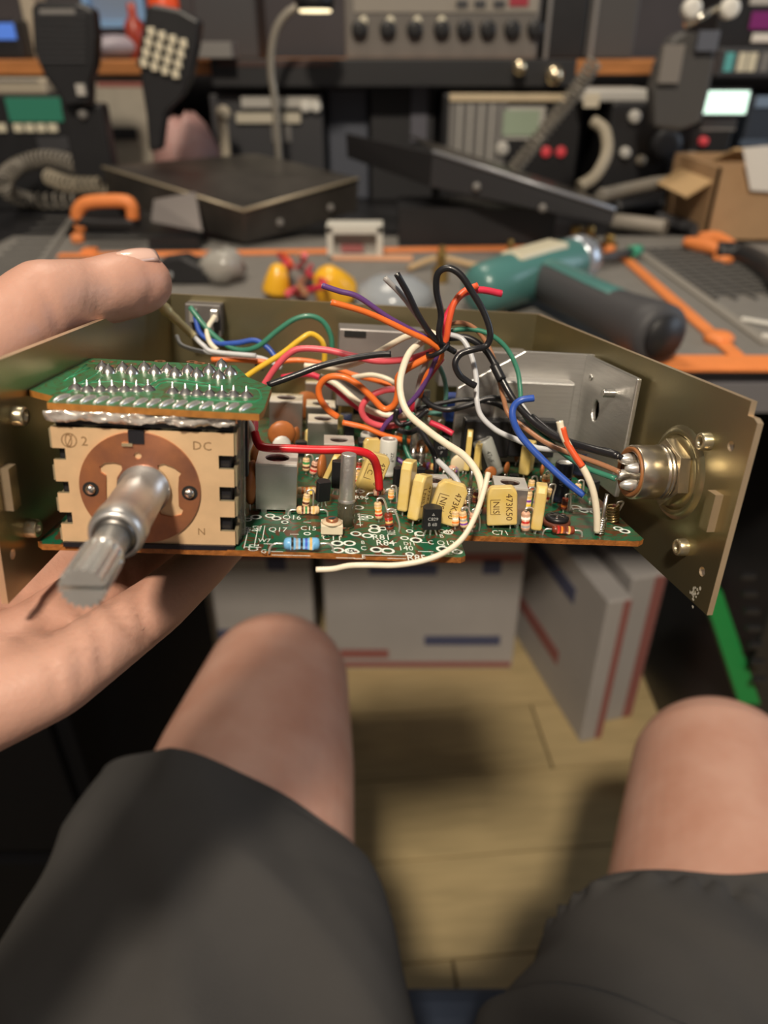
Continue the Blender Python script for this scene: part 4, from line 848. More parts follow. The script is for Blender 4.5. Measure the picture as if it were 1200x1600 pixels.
for px, mt in ((1140, mat('teal_letter', (.12, .45, .45), .5)), (1160, amber), (1176, amber), (1196, gry)): plate(f, px - 8, 82, px + 6, 112, 1.388, mt, 'letter', .001)
# --- right: black radios with lit screen
r, f, R = gear('transceiver', 'black transceiver with knobs and red light at right under the shelf', 'radio', 948, 160, 1140, 300, 1.36, .16, dkp, DESK)
for px, py, rr, mt in ((990, 182, .010, lgt), (975, 238, .009, lgt), (1000, 250, .008, beige), (1040, 226, .026, dkg), (1097, 220, .007, redl)): knob(f, px, py, 1.36, rr, mt)
TRZ = R[3]
plate(f, 1096, 186, 1150, 204, 1.36, gry, 'label_strip', .001); plate(f, 1040, 236, 1085, 252, 1.36, gry, 'label_strip', .001)
for k in range(8): plate(f, 1040 + k * 12, 258, 1046 + k * 12, 288, 1.36, dkg, 'grille_rib', .005)
plate(f, 1030, 190, 1080, 200, 1.36, mat('dim_red', (.12, .04, .04), .5), 'text_strip', .001)
r, f, R = gear('lit_tablet', 'small bright white-green lit screen at right', 'screen', 1096, 138, 1172, 182, 1.33, .012, dkp, None); plate(f, 1099, 142, 1168, 178, 1.33, mat('bright_screen', (.72, 1.0, .86), .3, emit=1.1), 'screen', .002)
r, f, R = gear('blue_dark_case', 'dark blue-black case at the right edge behind the cardboard box', 'case', 1158, 150, 1290, 300, 1.40, .15, mat('case_bluish', (.04, .05, .07), .4), DESK); plate(f, 1180, 150, 1230, 168, 1.40, mat('case_blue_light', (.22, .30, .42), .3), 'lit_corner'); plate(f, 1155, 218, 1200, 228, 1.40, mat('case_blue_mid', (.10, .13, .18), .3), 'rim')  # corner plate is painted paler blue to stand for light on it
r, f, R = gear('pale_manual', 'pale papers stacked under the right end of the shelf', 'papers', 908, 139, 1016, 160, 1.37, .12, lgt, TRZ); plate(f, 912, 146, 936, 168, 1.37, mat('paper_cream', (.62, .55, .42), .7), 'cream_tab')
# --- cables
def coil(name, label, pts_, r, turns, wire, mt):
    P_ = catmull(pts_, 40); L = len(P_); out = []
    T = [(P_[min(i + 1, L - 1)] - P_[max(i - 1, 0)]).normalized() for i in range(L)]; x = frame_z(T[0]).col[0].copy()
    n = turns * 9
    for k in range(n + 1):
        u = k / n * (L - 1); i = min(int(u), L - 2); p = P_[i].lerp(P_[i + 1], u - i)
        x = (x - T[i] * x.dot(T[i])).normalized(); y = T[i].cross(x); a = 2 * math.pi * k / 9
        out.append(p + x * (r * math.cos(a)) + y * (r * math.sin(a)))
    o = MB().tube(out, wire, 5, raw=True).build(name, mt); return tag(o, label, 'cord')
cordm = mat('cord_grey', (.20, .18, .15), .5); cordl = mat('cord_lit', (.32, .28, .21), .5)  # second cord tone is the same grey with light put into it
coil('coiled_lead', 'dark coiled microphone cord looped on the desk at far left', [Wp(160, 282, y=1.24), Wp(120, 258, y=1.30), Wp(70, 248, y=1.33), Wp(25, 262, y=1.32), Wp(5, 290, y=1.25), Wp(40, 312, z=DESK + .02), Wp(120, 314, z=DESK + .02)], .0120, 38, .0026, cordm)
coil('short_coiled_lead', 'short pale coiled cord inside the loop at far left', [Wp(75, 277, y=1.26), Wp(110, 288, y=1.22), Wp(160, 290, y=1.20)], .0105, 11, .0026, cordl)
coil('hanging_coiled_lead', 'coiled cord running down from upper right across the ribbed radio', [Wp(930, 95, y=1.16), Wp(905, 135, y=1.17), Wp(870, 180, y=1.18), Wp(835, 225, y=1.18), Wp(800, 268, y=1.19)], .0095, 22, .0023, cordm)
def cable(name, label, pts_, r, mt, cat='cable'):
    o = MB().tube(pts_, r, 8, 8).build(name, mt); return tag(o, label, cat)
cable('looped_cable', 'pale curved cable looping in front of the black transceiver', [Wp(928, 190, y=1.24), Wp(945, 205, y=1.22), Wp(948, 240, y=1.20), Wp(930, 275, y=1.18), Wp(905, 292, y=1.17)], .009, cordl)
cable('thick_cable', 'thick grey cable lying to the left of the cardboard box', [Wp(935, 307, y=1.20), Wp(980, 297, y=1.25), Wp(1020, 288, y=1.28), Wp(1040, 286, y=1.29)], .011, mat('cable_grey', (.24, .22, .19), .45))
for k, (pts_, l) in enumerate((([(955, 345), (1010, 352), (1040, 356)], 'grey cable end lying on the desk left of the cardboard box'), ([(1030, 340), (1060, 350), (1080, 356), (1090, 362)], 'dark cable running under the cardboard box'), ([(960, 325), (1030, 322), (1060, 326), (1080, 338)], 'black cable curving below the thick grey cable'))):
    cable('desk_cable', l, [Wp(x, y, z=DESK + .015) for x, y in pts_], (.012, .010, .012)[k], (mat('cable_g2', (.30, .27, .23), .45), dkg, dkp)[k])
# --- black metal covers in the middle of the desk
ctop = mat('cover_black', (.055, .050, .045), .32, .3, var=.35, scale=14)
def cover(name, label, corners, zt, h, openings=None):
    T_ = [Wp(x, y, y=Y) for (x, y), Y in zip(corners, zt)]
    c = sum(T_, V(0, 0, 0)) / 4; r = empty(name, (c.x, c.y, DESK)); tag(r, label, 'metal cover'); f = P(r)
    n = (T_[1] - T_[0]).cross(T_[3] - T_[0]).normalized(); n = n if n.z > 0 else -n
    def sheet(q, nm, mt=ctop, th=.0025):
        nn = (q[1] - q[0]).cross(q[2] - q[0]).normalized() * th
        f(MB().add(list(q) + [p + nn for p in q], [(0, 1, 2, 3), (4, 7, 6, 5), (0, 4, 5, 1), (1, 5, 6, 2), (2, 6, 7, 3), (3, 7, 4, 0)]), nm, mt, bevel=.001)
    sheet(T_, 'top_sheet')
    for i in range(4):
        a, b = T_[i], T_[(i + 1) % 4]; sheet([a, b, b - n * h[i], a - n * h[i]], 'side_sheet')
    return r, f, T_, n
r, f, T_, n = cover('radio_cover', 'large black metal radio cover lying flat at left centre of the desk', [(160, 262), (380, 330), (560, 280), (400, 242)], (1.20, 1.08, 1.19, 1.31), (.046, .047, .050, .05))
for u in (.3, .75):
    p = T_[1].lerp(T_[2], u) - n * .03; f(MB().ball(p + V(.0, -.002, 0), .006, 8), 'screw', gry)
e = (T_[2] - T_[1]).normalized(); f(MB().tube([T_[1] + V(0, -.001, .001), T_[2] + V(0, -.001, .001)], .0025, 6, 2), 'pale_edge', mat('pale_edge', (.42, .36, .26), .4, .4)); f(MB().tube([T_[0] + V(0, 0, .001), T_[1] + V(0, 0, .001)], .0022, 6, 2), 'pale_edge', MATS['pale_edge'])  # pale tubes along two upper edges of the cover
p = Wp(275, 335, y=1.10); r = empty('speaker_bracket', (p.x, p.y, DESK)); tag(r, 'grey sheet metal bracket leaning before the large black cover', 'bracket'); f = P(r)
q = [Wp(240, 312, y=1.08), Wp(305, 300, y=1.09), Wp(316, 362, y=1.06), Wp(236, 346, y=1.06)]
f(MB().add(q + [v + V(0, .003, 0) for v in q], [(0, 1, 2, 3), (4, 7, 6, 5), (0, 4, 5, 1), (1, 5, 6, 2), (2, 6, 7, 3), (3, 7, 4, 0)]), 'plate', mat('bracket_grey', (.13, .115, .11), .4, .4)); f(MB().box((p.x, 1.085, DESK + .012), (.07, .04, .02)), 'foot', dkp)
# tilted U-shaped cover
r = empty('channel_cover', (Wp(750, 320, y=1.1).x, 1.1, DESK)); tag(r, 'long black U-shaped metal cover tilted across the right centre of the desk', 'metal cover'); f = P(r)
def quad(q, nm, mt, th=.003):
    q = [Wp(x, y, y=Y) for x, y, Y in q]; nn = (q[1] - q[0]).cross(q[2] - q[0]).normalized() * th
    f(MB().add(q + [p + nn for p in q], [(0, 1, 2, 3), (4, 7, 6, 5), (0, 4, 5, 1), (1, 5, 6, 2), (2, 6, 7, 3), (3, 7, 4, 0)]), nm, mt, bevel=.001)
quad([(676, 240, 1.08), (962, 330, 1.00), (955, 352, 1.00), (672, 292, 1.08)], 'front_side', mat('cover_side', (.040, .040, .044), .4, .2))
quad([(676, 237, 1.08), (962, 328, 1.00), (905, 300, 1.18), (640, 214, 1.26)], 'top_sheet', ctop)
quad([(540, 208, 1.26), (676, 240, 1.08), (672, 292, 1.08), (542, 246, 1.26)], 'end_side', mat('cover_end', (.016, .016, .018), .45))
f(MB().tube([Wp(676, 237, y=1.079), Wp(962, 328, y=.999)], .003, 6, 2), 'pale_edge', mat('pale_blue_edge', (.34, .35, .38), .35, .5))  # pale blue-grey tube along the upper front edge
f(MB().ball(Wp(745, 292, y=1.055), .006, 8), 'screw', gry); f(MB().ball(Wp(848, 325, y=1.03), .006, 8), 'screw', gry)
quad([(560, 250, 1.24), (672, 290, 1.09), (820, 330, 1.05), (700, 290, 1.22)], 'lower_flange', dkp); a, b, z0, z1 = rect(600, 285, 900, 345, 1.12); f(MB().box((Wp(740, 330, y=1.14).x, 1.14, DESK + .031), (.22, .10, .05)), 'support_block', dkp)
# --- cardboard box and paper at right
card = mat('cardboard', (.42, .26, .135), .8, var=.06, scale=30, bump=.1)
r = empty('cardboard_box', (Wp(1180, 350, y=1.0).x, 1.0, DESK)); tag(r, 'open brown cardboard box at the right edge of the desk', 'box'); f = P(r)
a = Wp(1097, 385, z=DESK); top = Wp(1103, 262, y=a.y).z
f(MB().box((a.x + .13, a.y + .002, (DESK + .0055 + top) / 2), (.26, .004, top - DESK - .0055)), 'front_wall', card); f(MB().box((a.x + .002, a.y + .09, (DESK + .0055 + top) / 2), (.004, .18, top - DESK - .0055)), 'side_wall', card); f(MB().box((a.x + .13, a.y + .18, (DESK + .0055 + top) / 2), (.26, .004, top - DESK - .0055)), 'back_wall', card)
f(MB().box((a.x + .13, a.y + .09, DESK + .0075), (.26, .18, .004)), 'bottom', card); lite = mat('card_lit', (.55, .37, .19), .8)  # flaps take a paler cardboard, the light on them put into the colour
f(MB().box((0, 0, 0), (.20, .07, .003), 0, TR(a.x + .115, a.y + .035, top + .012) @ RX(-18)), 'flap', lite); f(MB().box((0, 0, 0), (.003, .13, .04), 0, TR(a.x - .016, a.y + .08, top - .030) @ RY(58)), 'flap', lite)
q = [Wp(1160, 232, y=a.y - .010), Wp(1225, 226, y=a.y - .010), Wp(1225, 302, y=a.y - .006), Wp(1172, 298, y=a.y - .006)]
o = MB().add(q + [v + V(0, -.001, .001) for v in q], [(0, 1, 2, 3), (4, 7, 6, 5), (0, 4, 5, 1), (1, 5, 6, 2), (2, 6, 7, 3), (3, 7, 4, 0)]).build('paper_sheet', mat('paper_white', (.80, .76, .70), .7)); tag(o, 'white paper hanging over the cardboard box', 'paper')
# ================================================================ the desk mat and what lies on it
MZ = DESK + .005
matg = mat('mat_grey', (.20, .19, .175), .55, var=.06, scale=40); matd = mat('mat_groove', (.085, .083, .08), .6); orange = mat('mat_orange', (.80, .25, .07), .5, var=.08, scale=30)
c0 = Wp(-70, 380, z=DESK); c1 = Wp(1300, 380, z=DESK)
dm = empty('work_mat', (0, .9, DESK)); tag(dm, 'grey work mat with orange borders and ribbed side trays on the desk', 'mat'); f = P(dm)
yn = Wp(1170, 588, z=DESK).y; yf = Wp(600, 374, z=DESK).y
f(MB().box((.02, (yn + yf) / 2, DESK + .0025), (1.16, yf - yn, .005)), 'mat_sheet', matg, bevel=.002)
def strip(p, q, w_, h, mt, nm, z=MZ):
    p = Wp(*p, z=z); q = Wp(*q, z=z); d = (q - p); m = (p + q) / 2
    f(MB().box((0, 0, h / 2), (d.length, w_, h), 0, TR(m) @ Matrix.Rotation(math.atan2(d.y, d.x), 4, 'Z')), nm, mt, bevel=min(w_, h) * .3)
strip((92, 402), (850, 389), .016, .004, orange, 'border'); strip((966, 397), (1150, 560), .014, .0042, orange, 'border'); strip((45, 566), (1290, 572), .034, .004, orange, 'front_border')
strip((520, 404), (645, 406), .02, .004, mat('mat_orange_pale', (.70, .36, .20), .5), 'border_tab'); strip((130, 398), (152, 398), .02, .008, orange, 'peg'); strip((113, 379), (133, 378), .02, .012, orange, 'peg'); strip((118, 362), (135, 361), .02, .012, orange, 'peg')
for px, py in ((1122, 534), (1130, 408), (945, 392)):
    p = Wp(px, py, z=MZ); f(MB().lathe([(0, 0), (.014, 0), (.014, .006), (.010, .009), (0, .009)], 16, 0, TR(p)), 'peg', orange)
for k in range(13):
    u = k / 12; strip((985 + 130 * u, 392 + 70 * u), (1105 + 200 * u, 388 + 62 * u), .004, .003, matd, 'tray_rib')
for k in range(9):
    u = k / 8; strip((1000 + u * 150, 390 - u * 2), (1120 + u * 250, 470 - u * 4), .0035, .003, matd, 'tray_rib')
for k in range(15):
    u = k / 14; strip((70 - 150 * u, 342 + 130 * u), (118 - 110 * u, 342 + 130 * u), .005, .003, matd, 'tray_rib')
strip((112, 345), (20, 480), .012, .004, matg, 'tray_edge'); strip((118, 372), (250, 372), .03, .003, matd, 'long_slot'); strip((140, 385), (245, 385), .006, .003, matd, 'long_slot'); strip((985, 385), (1200, 540), .012, .003, mat('mat_pale', (.27, .25, .22), .55), 'tray_edge')
# orange handled carabiner tool
r = empty('orange_clip', (Wp(165, 330, z=MZ).x, Wp(165, 330, z=MZ).y, MZ)); tag(r, 'orange loop handle of a tool lying at left in front of the black cover', 'tool'); f = P(r)
f(MB().tube([Wp(x, y, y=1.09) for x, y in [(208, 342), (205, 322), (190, 314), (140, 316), (124, 326), (120, 342)]], .009, 10, 6), 'loop', orange); f(MB().tube([Wp(x, y, y=1.09) for x, y in [(120, 344), (160, 348), (215, 348)]], .008, 8, 4), 'bar', dkp)
# clear-white connector case
p = Wp(555, 400, z=MZ); r = empty('clear_case', (p.x, p.y, MZ)); tag(r, 'small white-rimmed clear plastic case standing at the mat centre', 'case'); f = P(r)
a, b, z0, z1 = rect(512, 350, 598, 402, p.y); wm2 = mat('milky_plastic', (.80, .78, .70), .35, trans=.2)
for (x, z, w_, h) in (((a + b) / 2, z1 - .004, b - a, .012), ((a + b) / 2, z0 + .003, b - a, .006), (a + .004, (z0 + z1) / 2, .008, z1 - z0), (b - .004, (z0 + z1) / 2, .008, z1 - z0)): f(MB().box((x, p.y, z), (w_, .03, h)), 'rim', wm2, bevel=.001)
f(MB().box(((a + b) / 2, p.y + .008, (z0 + z1) / 2), (b - a - .01, .006, z1 - z0 - .01)), 'back', mat('case_inner', (.30, .28, .26), .4)); f(MB().box(((a + b) / 2 - .004, p.y, z0 + .012), (.03, .012, .008)), 'coil_inside', mat('inner_red', (.35, .12, .12), .5))
# power tool
r = empty('cordless_drill', (Wp(900, 450, z=DESK + .03).x, Wp(900, 450, z=DESK + .03).y, DESK)); tag(r, 'teal and dark grey cordless drill lying on the mat behind the chassis', 'drill'); f = P(r)
teal = mat('drill_teal', (.07, .20, .19), .32, coat=.3); tealb = mat('drill_teal_light', (.22, .33, .32), .25, coat=.4); rub = mat('drill_rubber', (.055, .055, .06), .55)
zb = DESK + .034
A = Wp(752, 452, z=zb); E_ = Wp(905, 405, z=zb + .006); d = (E_ - A).normalized(); L = (E_ - A).length; F = TR(A) @ frame_z(d).to_4x4()
f(MB().lathe([(0, -.012), (.016, -.012), (.022, -.006), (.0255, 0), (.0275, L * .2), (.028, L * .55), (.0265, L * .8), (.024, L * .93)], 26, 0, F), 'motor_housing', teal)
f(MB().lathe([(.0245, L * .92), (.0265, L * .93), (.0265, L * 1.02), (.022, L * 1.09), (.012, L * 1.12), (.012, L * 1.16), (0, L * 1.16)], 24, 0, F), 'front_collar', mat('collar_silver', (.50, .54, .60), .25, .7))
f(MB().box((0, -.0, 0), (.030, .012, L * .5), 0, TR(A + d * L * .5 + V(0, 0, .022)) @ frame_z(d).to_4x4() @ RZ(0)), 'top_badge', mat('badge_cream', (.60, .56, .42), .35), bevel=.004)
for u in (.25, .4): f(MB().ball(A + d * L * u + V(-.012, -.022, .012), .004, 8), 'vent', steel)
Hs = Wp(842, 432, z=zb); He = Wp(1036, 527, z=zb); d = (He - Hs).normalized(); L = (He - Hs).length; F = TR(Hs) @ frame_z(d).to_4x4()
f(MB().lathe([(.010, -.01), (.021, .0), (.0225, L * .2), (.0215, L * .5), (.0225, L * .7), (.0265, L * .9), (.027, L * .98), (.022, L), (0, L)], 26, 0, F), 'handle', rub)
f(MB().lathe([(.0215, .0), (.0232, L * .2), (.0222, L * .5), (.0228, L * .66), (.020, L * .70)], 12, 0, F @ RZ(48), True, None, 1.25), 'handle_top', teal)
f(MB().lathe([(0, L + .0005), (.019, L + .0005), (.0185, L + .003), (0, L + .003)], 24, 0, F), 'end_cap', dkp)
p = Wp(925, 408, z=MZ + .012); q_ = Wp(985, 394, z=MZ + .012); o = MB().cyl(p, q_, .006, .005, 10).cyl(q_, q_ + (q_ - p).normalized() * .02, .008, .007, 10, 1).build('bit_driver', [dkg, mat('green_tip', (.06, .35, .22), .4)]); tag(o, 'dark driver bit with green collar beside the drill', 'tool')
# yellow pieces, wires, clear bag, brass parts
yl = mat('yellow_plastic', (.85, .45, .02), .35, coat=.3)
def cap(px, py, rpx, hpx, label, lean):
    p = Wp(px, py, z=MZ); s = (p - CAM).dot(FWD) / FPX; r_ = rpx * s; h = hpx * s
    o = MB().lathe([(0, 0), (r_, 0), (r_, h * .15), (r_ * .8, h * .55), (r_ * .55, h * .9), (r_ * .3, h), (0, h)], 16, 0, RY(lean[0]) @ RX(lean[1])).build('wire_cap', yl); o.location = p + V(0, 0, r_ * .4); tag(o, label, 'wire cap', 'yellow caps')
cap(432, 466, 22, 44, 'yellow plastic cap left of the red wires', (10, 0)); cap(528, 474, 34, 52, 'yellow plastic cap right of the red wires', (-25, 30)); cap(764, 486, 32, 44, 'yellow plastic cap beside the drill body', (0, 10))
rb = random.Random(9)
for k, c in enumerate(('crimson', 'redorange', 'pink', 'brown', 'crimson')):
    x = 440 + k * 13; P_ = [Wp(x + rb.uniform(-8, 8), 398 + i * 15, z=MZ + .012 + .022 * math.sin(i * 1.3 + k)) + V(rb.uniform(-.012, .012), 0, 0) for i in range(5)]
    tag(MB().tube(P_, .0035, 8, 6).build('scrap_wire', wm(c)), ['crimson scrap wire nearest the left yellow cap', 'red-orange scrap wire in the bundle between the yellow caps', 'pink scrap wire in the middle of the bundle between the yellow caps', 'brown scrap wire in the bundle between the yellow caps', 'crimson scrap wire nearest the right yellow cap'][k], 'wire', 'scrap wires')
p = Wp(615, 470, z=MZ); o = MB().lathe([(.045, 0), (.047, .004), (.040, .016), (.022, .026), (0, .030)], 24).build('clear_dome', mat('clear_bluish', (.55, .60, .66), .15, trans=.45)); o.location = p; tag(o, 'shallow clear plastic dome lying behind the wires', 'plastic dome')
p = Wp(298, 440, z=MZ); r = empty('black_clamp', (p.x, p.y, MZ)); tag(r, 'small black clamp lying behind the thumb', 'clamp'); f = P(r)
f(MB().prism([(-.03, 0), (.028, 0), (.022, .02), (.0, .032), (-.03, .028)], -.015, .015, 0, TR(p) @ RX(90)), 'jaw', dkp, bevel=.004); f(MB().cyl((p.x - .02, p.y - .02, MZ + .012), (p.x - .02, p.y + .02, MZ + .012), .004, n=10), 'pin', steel)
p = Wp(352, 440, z=MZ); bm_ = MB().ball((0, 0, 0), (1, 1, 1), 14); o = bm_.build('clear_bag', mat('bag_film', (.50, .48, .44), .2, trans=.35, bump=.5, bscale=4)); o.location = p + V(0, 0, .018); o.scale = (.028, .025, .020); tag(o, 'small crinkled clear bag right of the black clamp', 'bag')
for v in o.data.vertices: v.co *= 1 + rb.uniform(-.22, .22)
brass = mat('brass', (.45, .30, .10), .3, .9, var=.1)
for k, (px, py, rr, h, l) in enumerate(((688, 440, .010, .035, 'upright brass screw left of the drill'), (795, 412, .007, .030, 'thin brass pin behind the drill body'), (897, 385, .016, .028, 'larger brass nut behind the drill collar'), (950, 390, .013, .020, 'smaller brass nut right of the drill collar'), (690, 408, .008, .020, 'orange-brown brass knob on the border left of the drill'), (918, 388, .012, .030, 'brass hex fitting between the two brass nuts'))):
    p = Wp(px, py, z=MZ); o = MB().prism(circle(0, 0, rr, 6), 0, h * .5, 0).cyl((0, 0, h * .5), (0, 0, h), rr * .6, rr * .5, 12).build('brass_part', brass, bevel=.001); o.location = p; tag(o, l, 'brass fitting', 'brass parts')
for k, (p, q_, l) in enumerate((((1158, 498), (1215, 508), 'longer white cable tie at the right edge of the mat'), ((1190, 524), (1230, 530), 'short white cable tie at the right edge of the mat'))):
    a = Wp(*p, z=MZ + .003); b = Wp(*q_, z=MZ + .003); tag(MB().box((0, 0, 0), ((b - a).length, .006, .003), 0, TR((a + b) / 2) @ Matrix.Rotation(math.atan2((b - a).y, (b - a).x), 4, 'Z')).build('cable_tie_strip', whitep, bevel=.0008), l, 'cable tie')
r = empty('pliers', (Wp(1110, 390, z=MZ).x, Wp(1110, 390, z=MZ).y, MZ)); tag(r, 'small pliers with orange grips below the cardboard box', 'pliers'); f = P(r)
for pts_ in ([(1070, 378), (1100, 384), (1125, 392)], [(1092, 370), (1120, 374), (1145, 384)]): f(MB().tube([Wp(x, y, z=MZ + .010) for x, y in pts_], .009, 8, 5, rfun=lambda t: .7 + .5 * math.sin(math.pi * t)), 'grip', orange)
f(MB().tube([Wp(x, y, z=MZ + .010) for x, y in [(1120, 394), (1160, 398), (1200, 420), (1225, 450)]], .014, 8, 5), 'jaw', dkp)
p = Wp(712, 425, z=MZ); o = MB().tube([p + V(-.06, 0, .004), p + V(-.02, .02, .012), p + V(.03, .005, .006), p + V(.08, .02, .004)], .004, 8, 8).build('tan_wire', mat('tan_wire', (.50, .34, .18), .5)); tag(o, 'tan wire lying on the mat left of the drill', 'wire')
# ================================================================ under the desk
cartm = mat('carton_shaded_white', (.42, .40, .395), .7, var=.05, scale=8); cred = mat('carton_print_red', (.32, .12, .11), .7); cblu = mat('carton_print_blue', (.08, .09, .17), .7)  # white cartons greyed down: the under-desk shade is put into the colour
def carton(label, pxs, Yf, dep, h, yaw=0, name='mailing_carton'):
    a = Wp(pxs[0], pxs[2], y=Yf); b = Wp(pxs[1], pxs[2], y=Yf); cx = (a.x + b.x) / 2; w_ = b.x - a.x
    r = empty(name, (cx, Yf + dep / 2, 0)); r.rotation_euler = (0, 0, math.radians(yaw)); tag(r, label, 'box', 'mailing cartons')
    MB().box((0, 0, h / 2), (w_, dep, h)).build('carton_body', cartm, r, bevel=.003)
    y = -dep / 2 - .0006
    MB().box((0, y, h * .80), (w_ * .98, .001, .018)).build('red_stripe', cred, r); MB().box((0, y, .012), (w_ * .98, .001, .012)).build('red_stripe', cred, r)
    MB().box((-w_ * .10, y, h * .72), (w_ * .34, .001, .022)).build('blue_print', cblu, r); MB().box((w_ * .34, y, h * .74), (w_ * .09, .001, .03)).build('blue_print', cblu, r)
    MB().box((w_ * .22, y, h * .22), (w_ * .40, .001, .022)).build('blue_print', cblu, r); MB().box((-w_ * .30, y, h * .12), (w_ * .26, .001, .02)).build('red_print', cred, r)
    return r
YC = Wp(650, 1045, z=0).y
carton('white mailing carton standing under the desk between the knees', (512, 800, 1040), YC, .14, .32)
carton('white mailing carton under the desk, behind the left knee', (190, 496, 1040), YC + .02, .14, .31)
a = Wp(906, 1160, z=0); b = Wp(800, 985, z=0)
def side_carton(label, p, q, th, h):
    d = (q - p); m = (p + q) / 2; r = empty('mailing_carton', (m.x, m.y, 0)); r.rotation_euler = (0, 0, math.atan2(d.y, d.x)); tag(r, label, 'box', 'mailing cartons'); L = d.length
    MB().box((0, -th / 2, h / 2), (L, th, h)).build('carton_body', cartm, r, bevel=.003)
    MB().box((-L / 2 - .0006, -th * .80, h / 2), (.001, th * .3, h * .98)).build('red_stripe', cred, r); MB().box((0, .0006, h * .8), (L * .5, .001, .03)).build('blue_print', cblu, r); MB().box((L * .1, .0006, h * .3), (L * .6, .001, .03)).build('red_print', cred, r)
    return r
d = (b - a).normalized(); nrm = V(d.y, -d.x, 0)
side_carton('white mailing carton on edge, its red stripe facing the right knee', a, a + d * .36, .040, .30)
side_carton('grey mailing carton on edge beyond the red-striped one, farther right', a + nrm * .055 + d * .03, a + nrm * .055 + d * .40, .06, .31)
r = empty('green_edged_case', (.42, .75, 0)); tag(r, 'tall black case with a bright green edge behind the right knee', 'case'); f = P(r)
gp = Wp(1150, 1010, y=.72); f(MB().box((gp.x + .17, .86, .30), (.30, .30, .60)), 'case_body', dkp, bevel=.004)
A = Wp(1098, 925, y=.72); E_ = Wp(1172, 1100, y=.70); f(MB().add([A, A + V(.024, 0, 0), E_ + V(.014, 0, 0), E_ + V(-.014, 0, 0)] + [v + V(0, .02, 0) for v in (A, A + V(.024, 0, 0), E_ + V(.014, 0, 0), E_ + V(-.014, 0, 0))], [(0, 1, 2, 3), (4, 7, 6, 5), (0, 4, 5, 1), (1, 5, 6, 2), (2, 6, 7, 3), (3, 7, 4, 0)]), 'green_edge', mat('green_edge', (.01, .26, .06), .4))
for k in range(7):
    p = Wp(1168 + k * 3, 900 + k * 27, y=.69); f(MB().box(p, (.018, .008, .008), 0), 'side_rib', dkp, bevel=.002)
r = empty('pedestal_cabinet', (-.52, .78, 0)); tag(r, 'black pedestal cabinet under the desk at left', 'cabinet'); f = P(r)
f(MB().box((-.50, .735, .35), (.40, .49, .70)), 'cabinet_body', mat('cabinet_black', (.004, .004, .005), .9, spec=.1), bevel=.004)
for k in range(3): f.drawer = f(MB().box((-.50, .485, .13 + .22 * k), (.37, .014, .20)), 'drawer', MATS['cabinet_black'], bevel=.003); f(MB().box((-.50, .474, .19 + .22 * k), (.12, .012, .012)), 'handle', dkg, f.drawer, bevel=.003)
# office chair
ch = empty('office_chair', (0, -.02, 0)); tag(ch, 'dark blue office chair the person sits on', 'chair'); f = P(ch); cf = mat('chair_fabric', (.012, .020, .040), .8, bump=.3, bscale=400)
f(MB().box((0, -.09, .370), (.52, .74, .07)), 'seat', cf, bevel=.03, seg=4); f(MB().box((0, -.53, .78), (.46, .06, .56)), 'backrest', cf, bevel=.025, seg=4); f(MB().box((0, -.48, .45), (.06, .03, .30)), 'back_bar', dkp); f(MB().cyl((0, -.02, .06), (0, -.02, .335), .03, n=16), 'gas_lift', dkp)
for k in range(5):
    aa = 2 * math.pi * k / 5 - math.pi / 2; e = V(math.cos(aa), math.sin(aa), 0); f(MB().cyl(V(0, -.02, .09), V(0, -.02, .075) + e * .28, .022, .015, 10), 'base_arm', dkp); f(MB().ball(V(0, -.02, .028) + e * .28, .027, 12), 'caster', dkp)
# ================================================================ the person: one continuous body, shorts and shirt over it
skin = mat('skin', (.49, .255, .185), .46, 0, alt=(.56, .325, .25), scale=26, bump=.12, bscale=700, sss=.10)
def RL_(x, y, z): return RADIO @ V(x, y, z)
def qd(px, py, y): return RADIO @ Q(px, py, y=y)
body = MB()
def limb(a, ra, b, rb_, n=44):
    a, b = V(*a), V(*b); d = b - a; L = d.length; F = TR(a) @ frame_z(d).to_4x4(); prof = []
    k = 6
    for i in range(k + 1): t = math.pi / 2 * i / k; prof.append((max(1e-5, ra * math.sin(t)), -ra * math.cos(t)))
    for i in range(1, 4): prof.append((ra + (rb_ - ra) * i / 4, L * i / 4))
    for i in range(k + 1): t = math.pi / 2 * i / k; prof.append((max(1e-5, rb_ * math.cos(t)), L + rb_ * math.sin(t)))
    body.lathe(prof, n, 0, F)
def chain(pts_):
    for (a, ra), (b, rb_) in zip(pts_, pts_[1:]): limb(a, ra, b, rb_)
wr = RL_(-.074, -.060, -.032)
# fingers of the left hand, flat under the chassis
pinky = [(RL_(-.042, -.034, -.027), .0145), (RL_(.010, -.006, -.0170), .0098), (RL_(.029, .021, -.0120), .0084), (RL_(.039, .043, -.0095), .0076), (RL_(.046, .060, -.0080), .0066)]
ringf = [(RL_(-.036, -.046, -.032), .0155), (RL_(-.001, .012, -.0195), .0115), (RL_(.019, .050, -.0130), .0093), (RL_(.031, .073, -.0105), .0084), (RL_(.040, .091, -.0090), .0072)]
midf = [(RL_(-.046, -.040, -.032), .0155), (RL_(-.018, .030, -.0205), .0120), (RL_(.004, .072, -.0135), .0096), (RL_(.016, .097, -.0110), .0086), (RL_(.025, .115, -.0090), .0074)]
indf = [(RL_(-.054, -.036, -.028), .0155), (RL_(-.036, .044, -.0170), .0118), (RL_(-.012, .084, -.0125), .0096), (RL_(.001, .107, -.0108), .0086), (RL_(.010, .122, -.0090), .0074)]
for c in (pinky, ringf, midf, indf): chain(c)
chain([(wr, .024), (RL_(-.046, -.036, -.029), .0165), (RL_(-.006, -.014, -.0195), .0115)])
chain([(RL_(-.052, -.040, -.026), .018), (RL_(-.012, .010, -.0225), .0125)]); chain([(RL_(-.050, -.034, -.030), .0165), (RL_(.002, -.002, -.0195), .0115)])
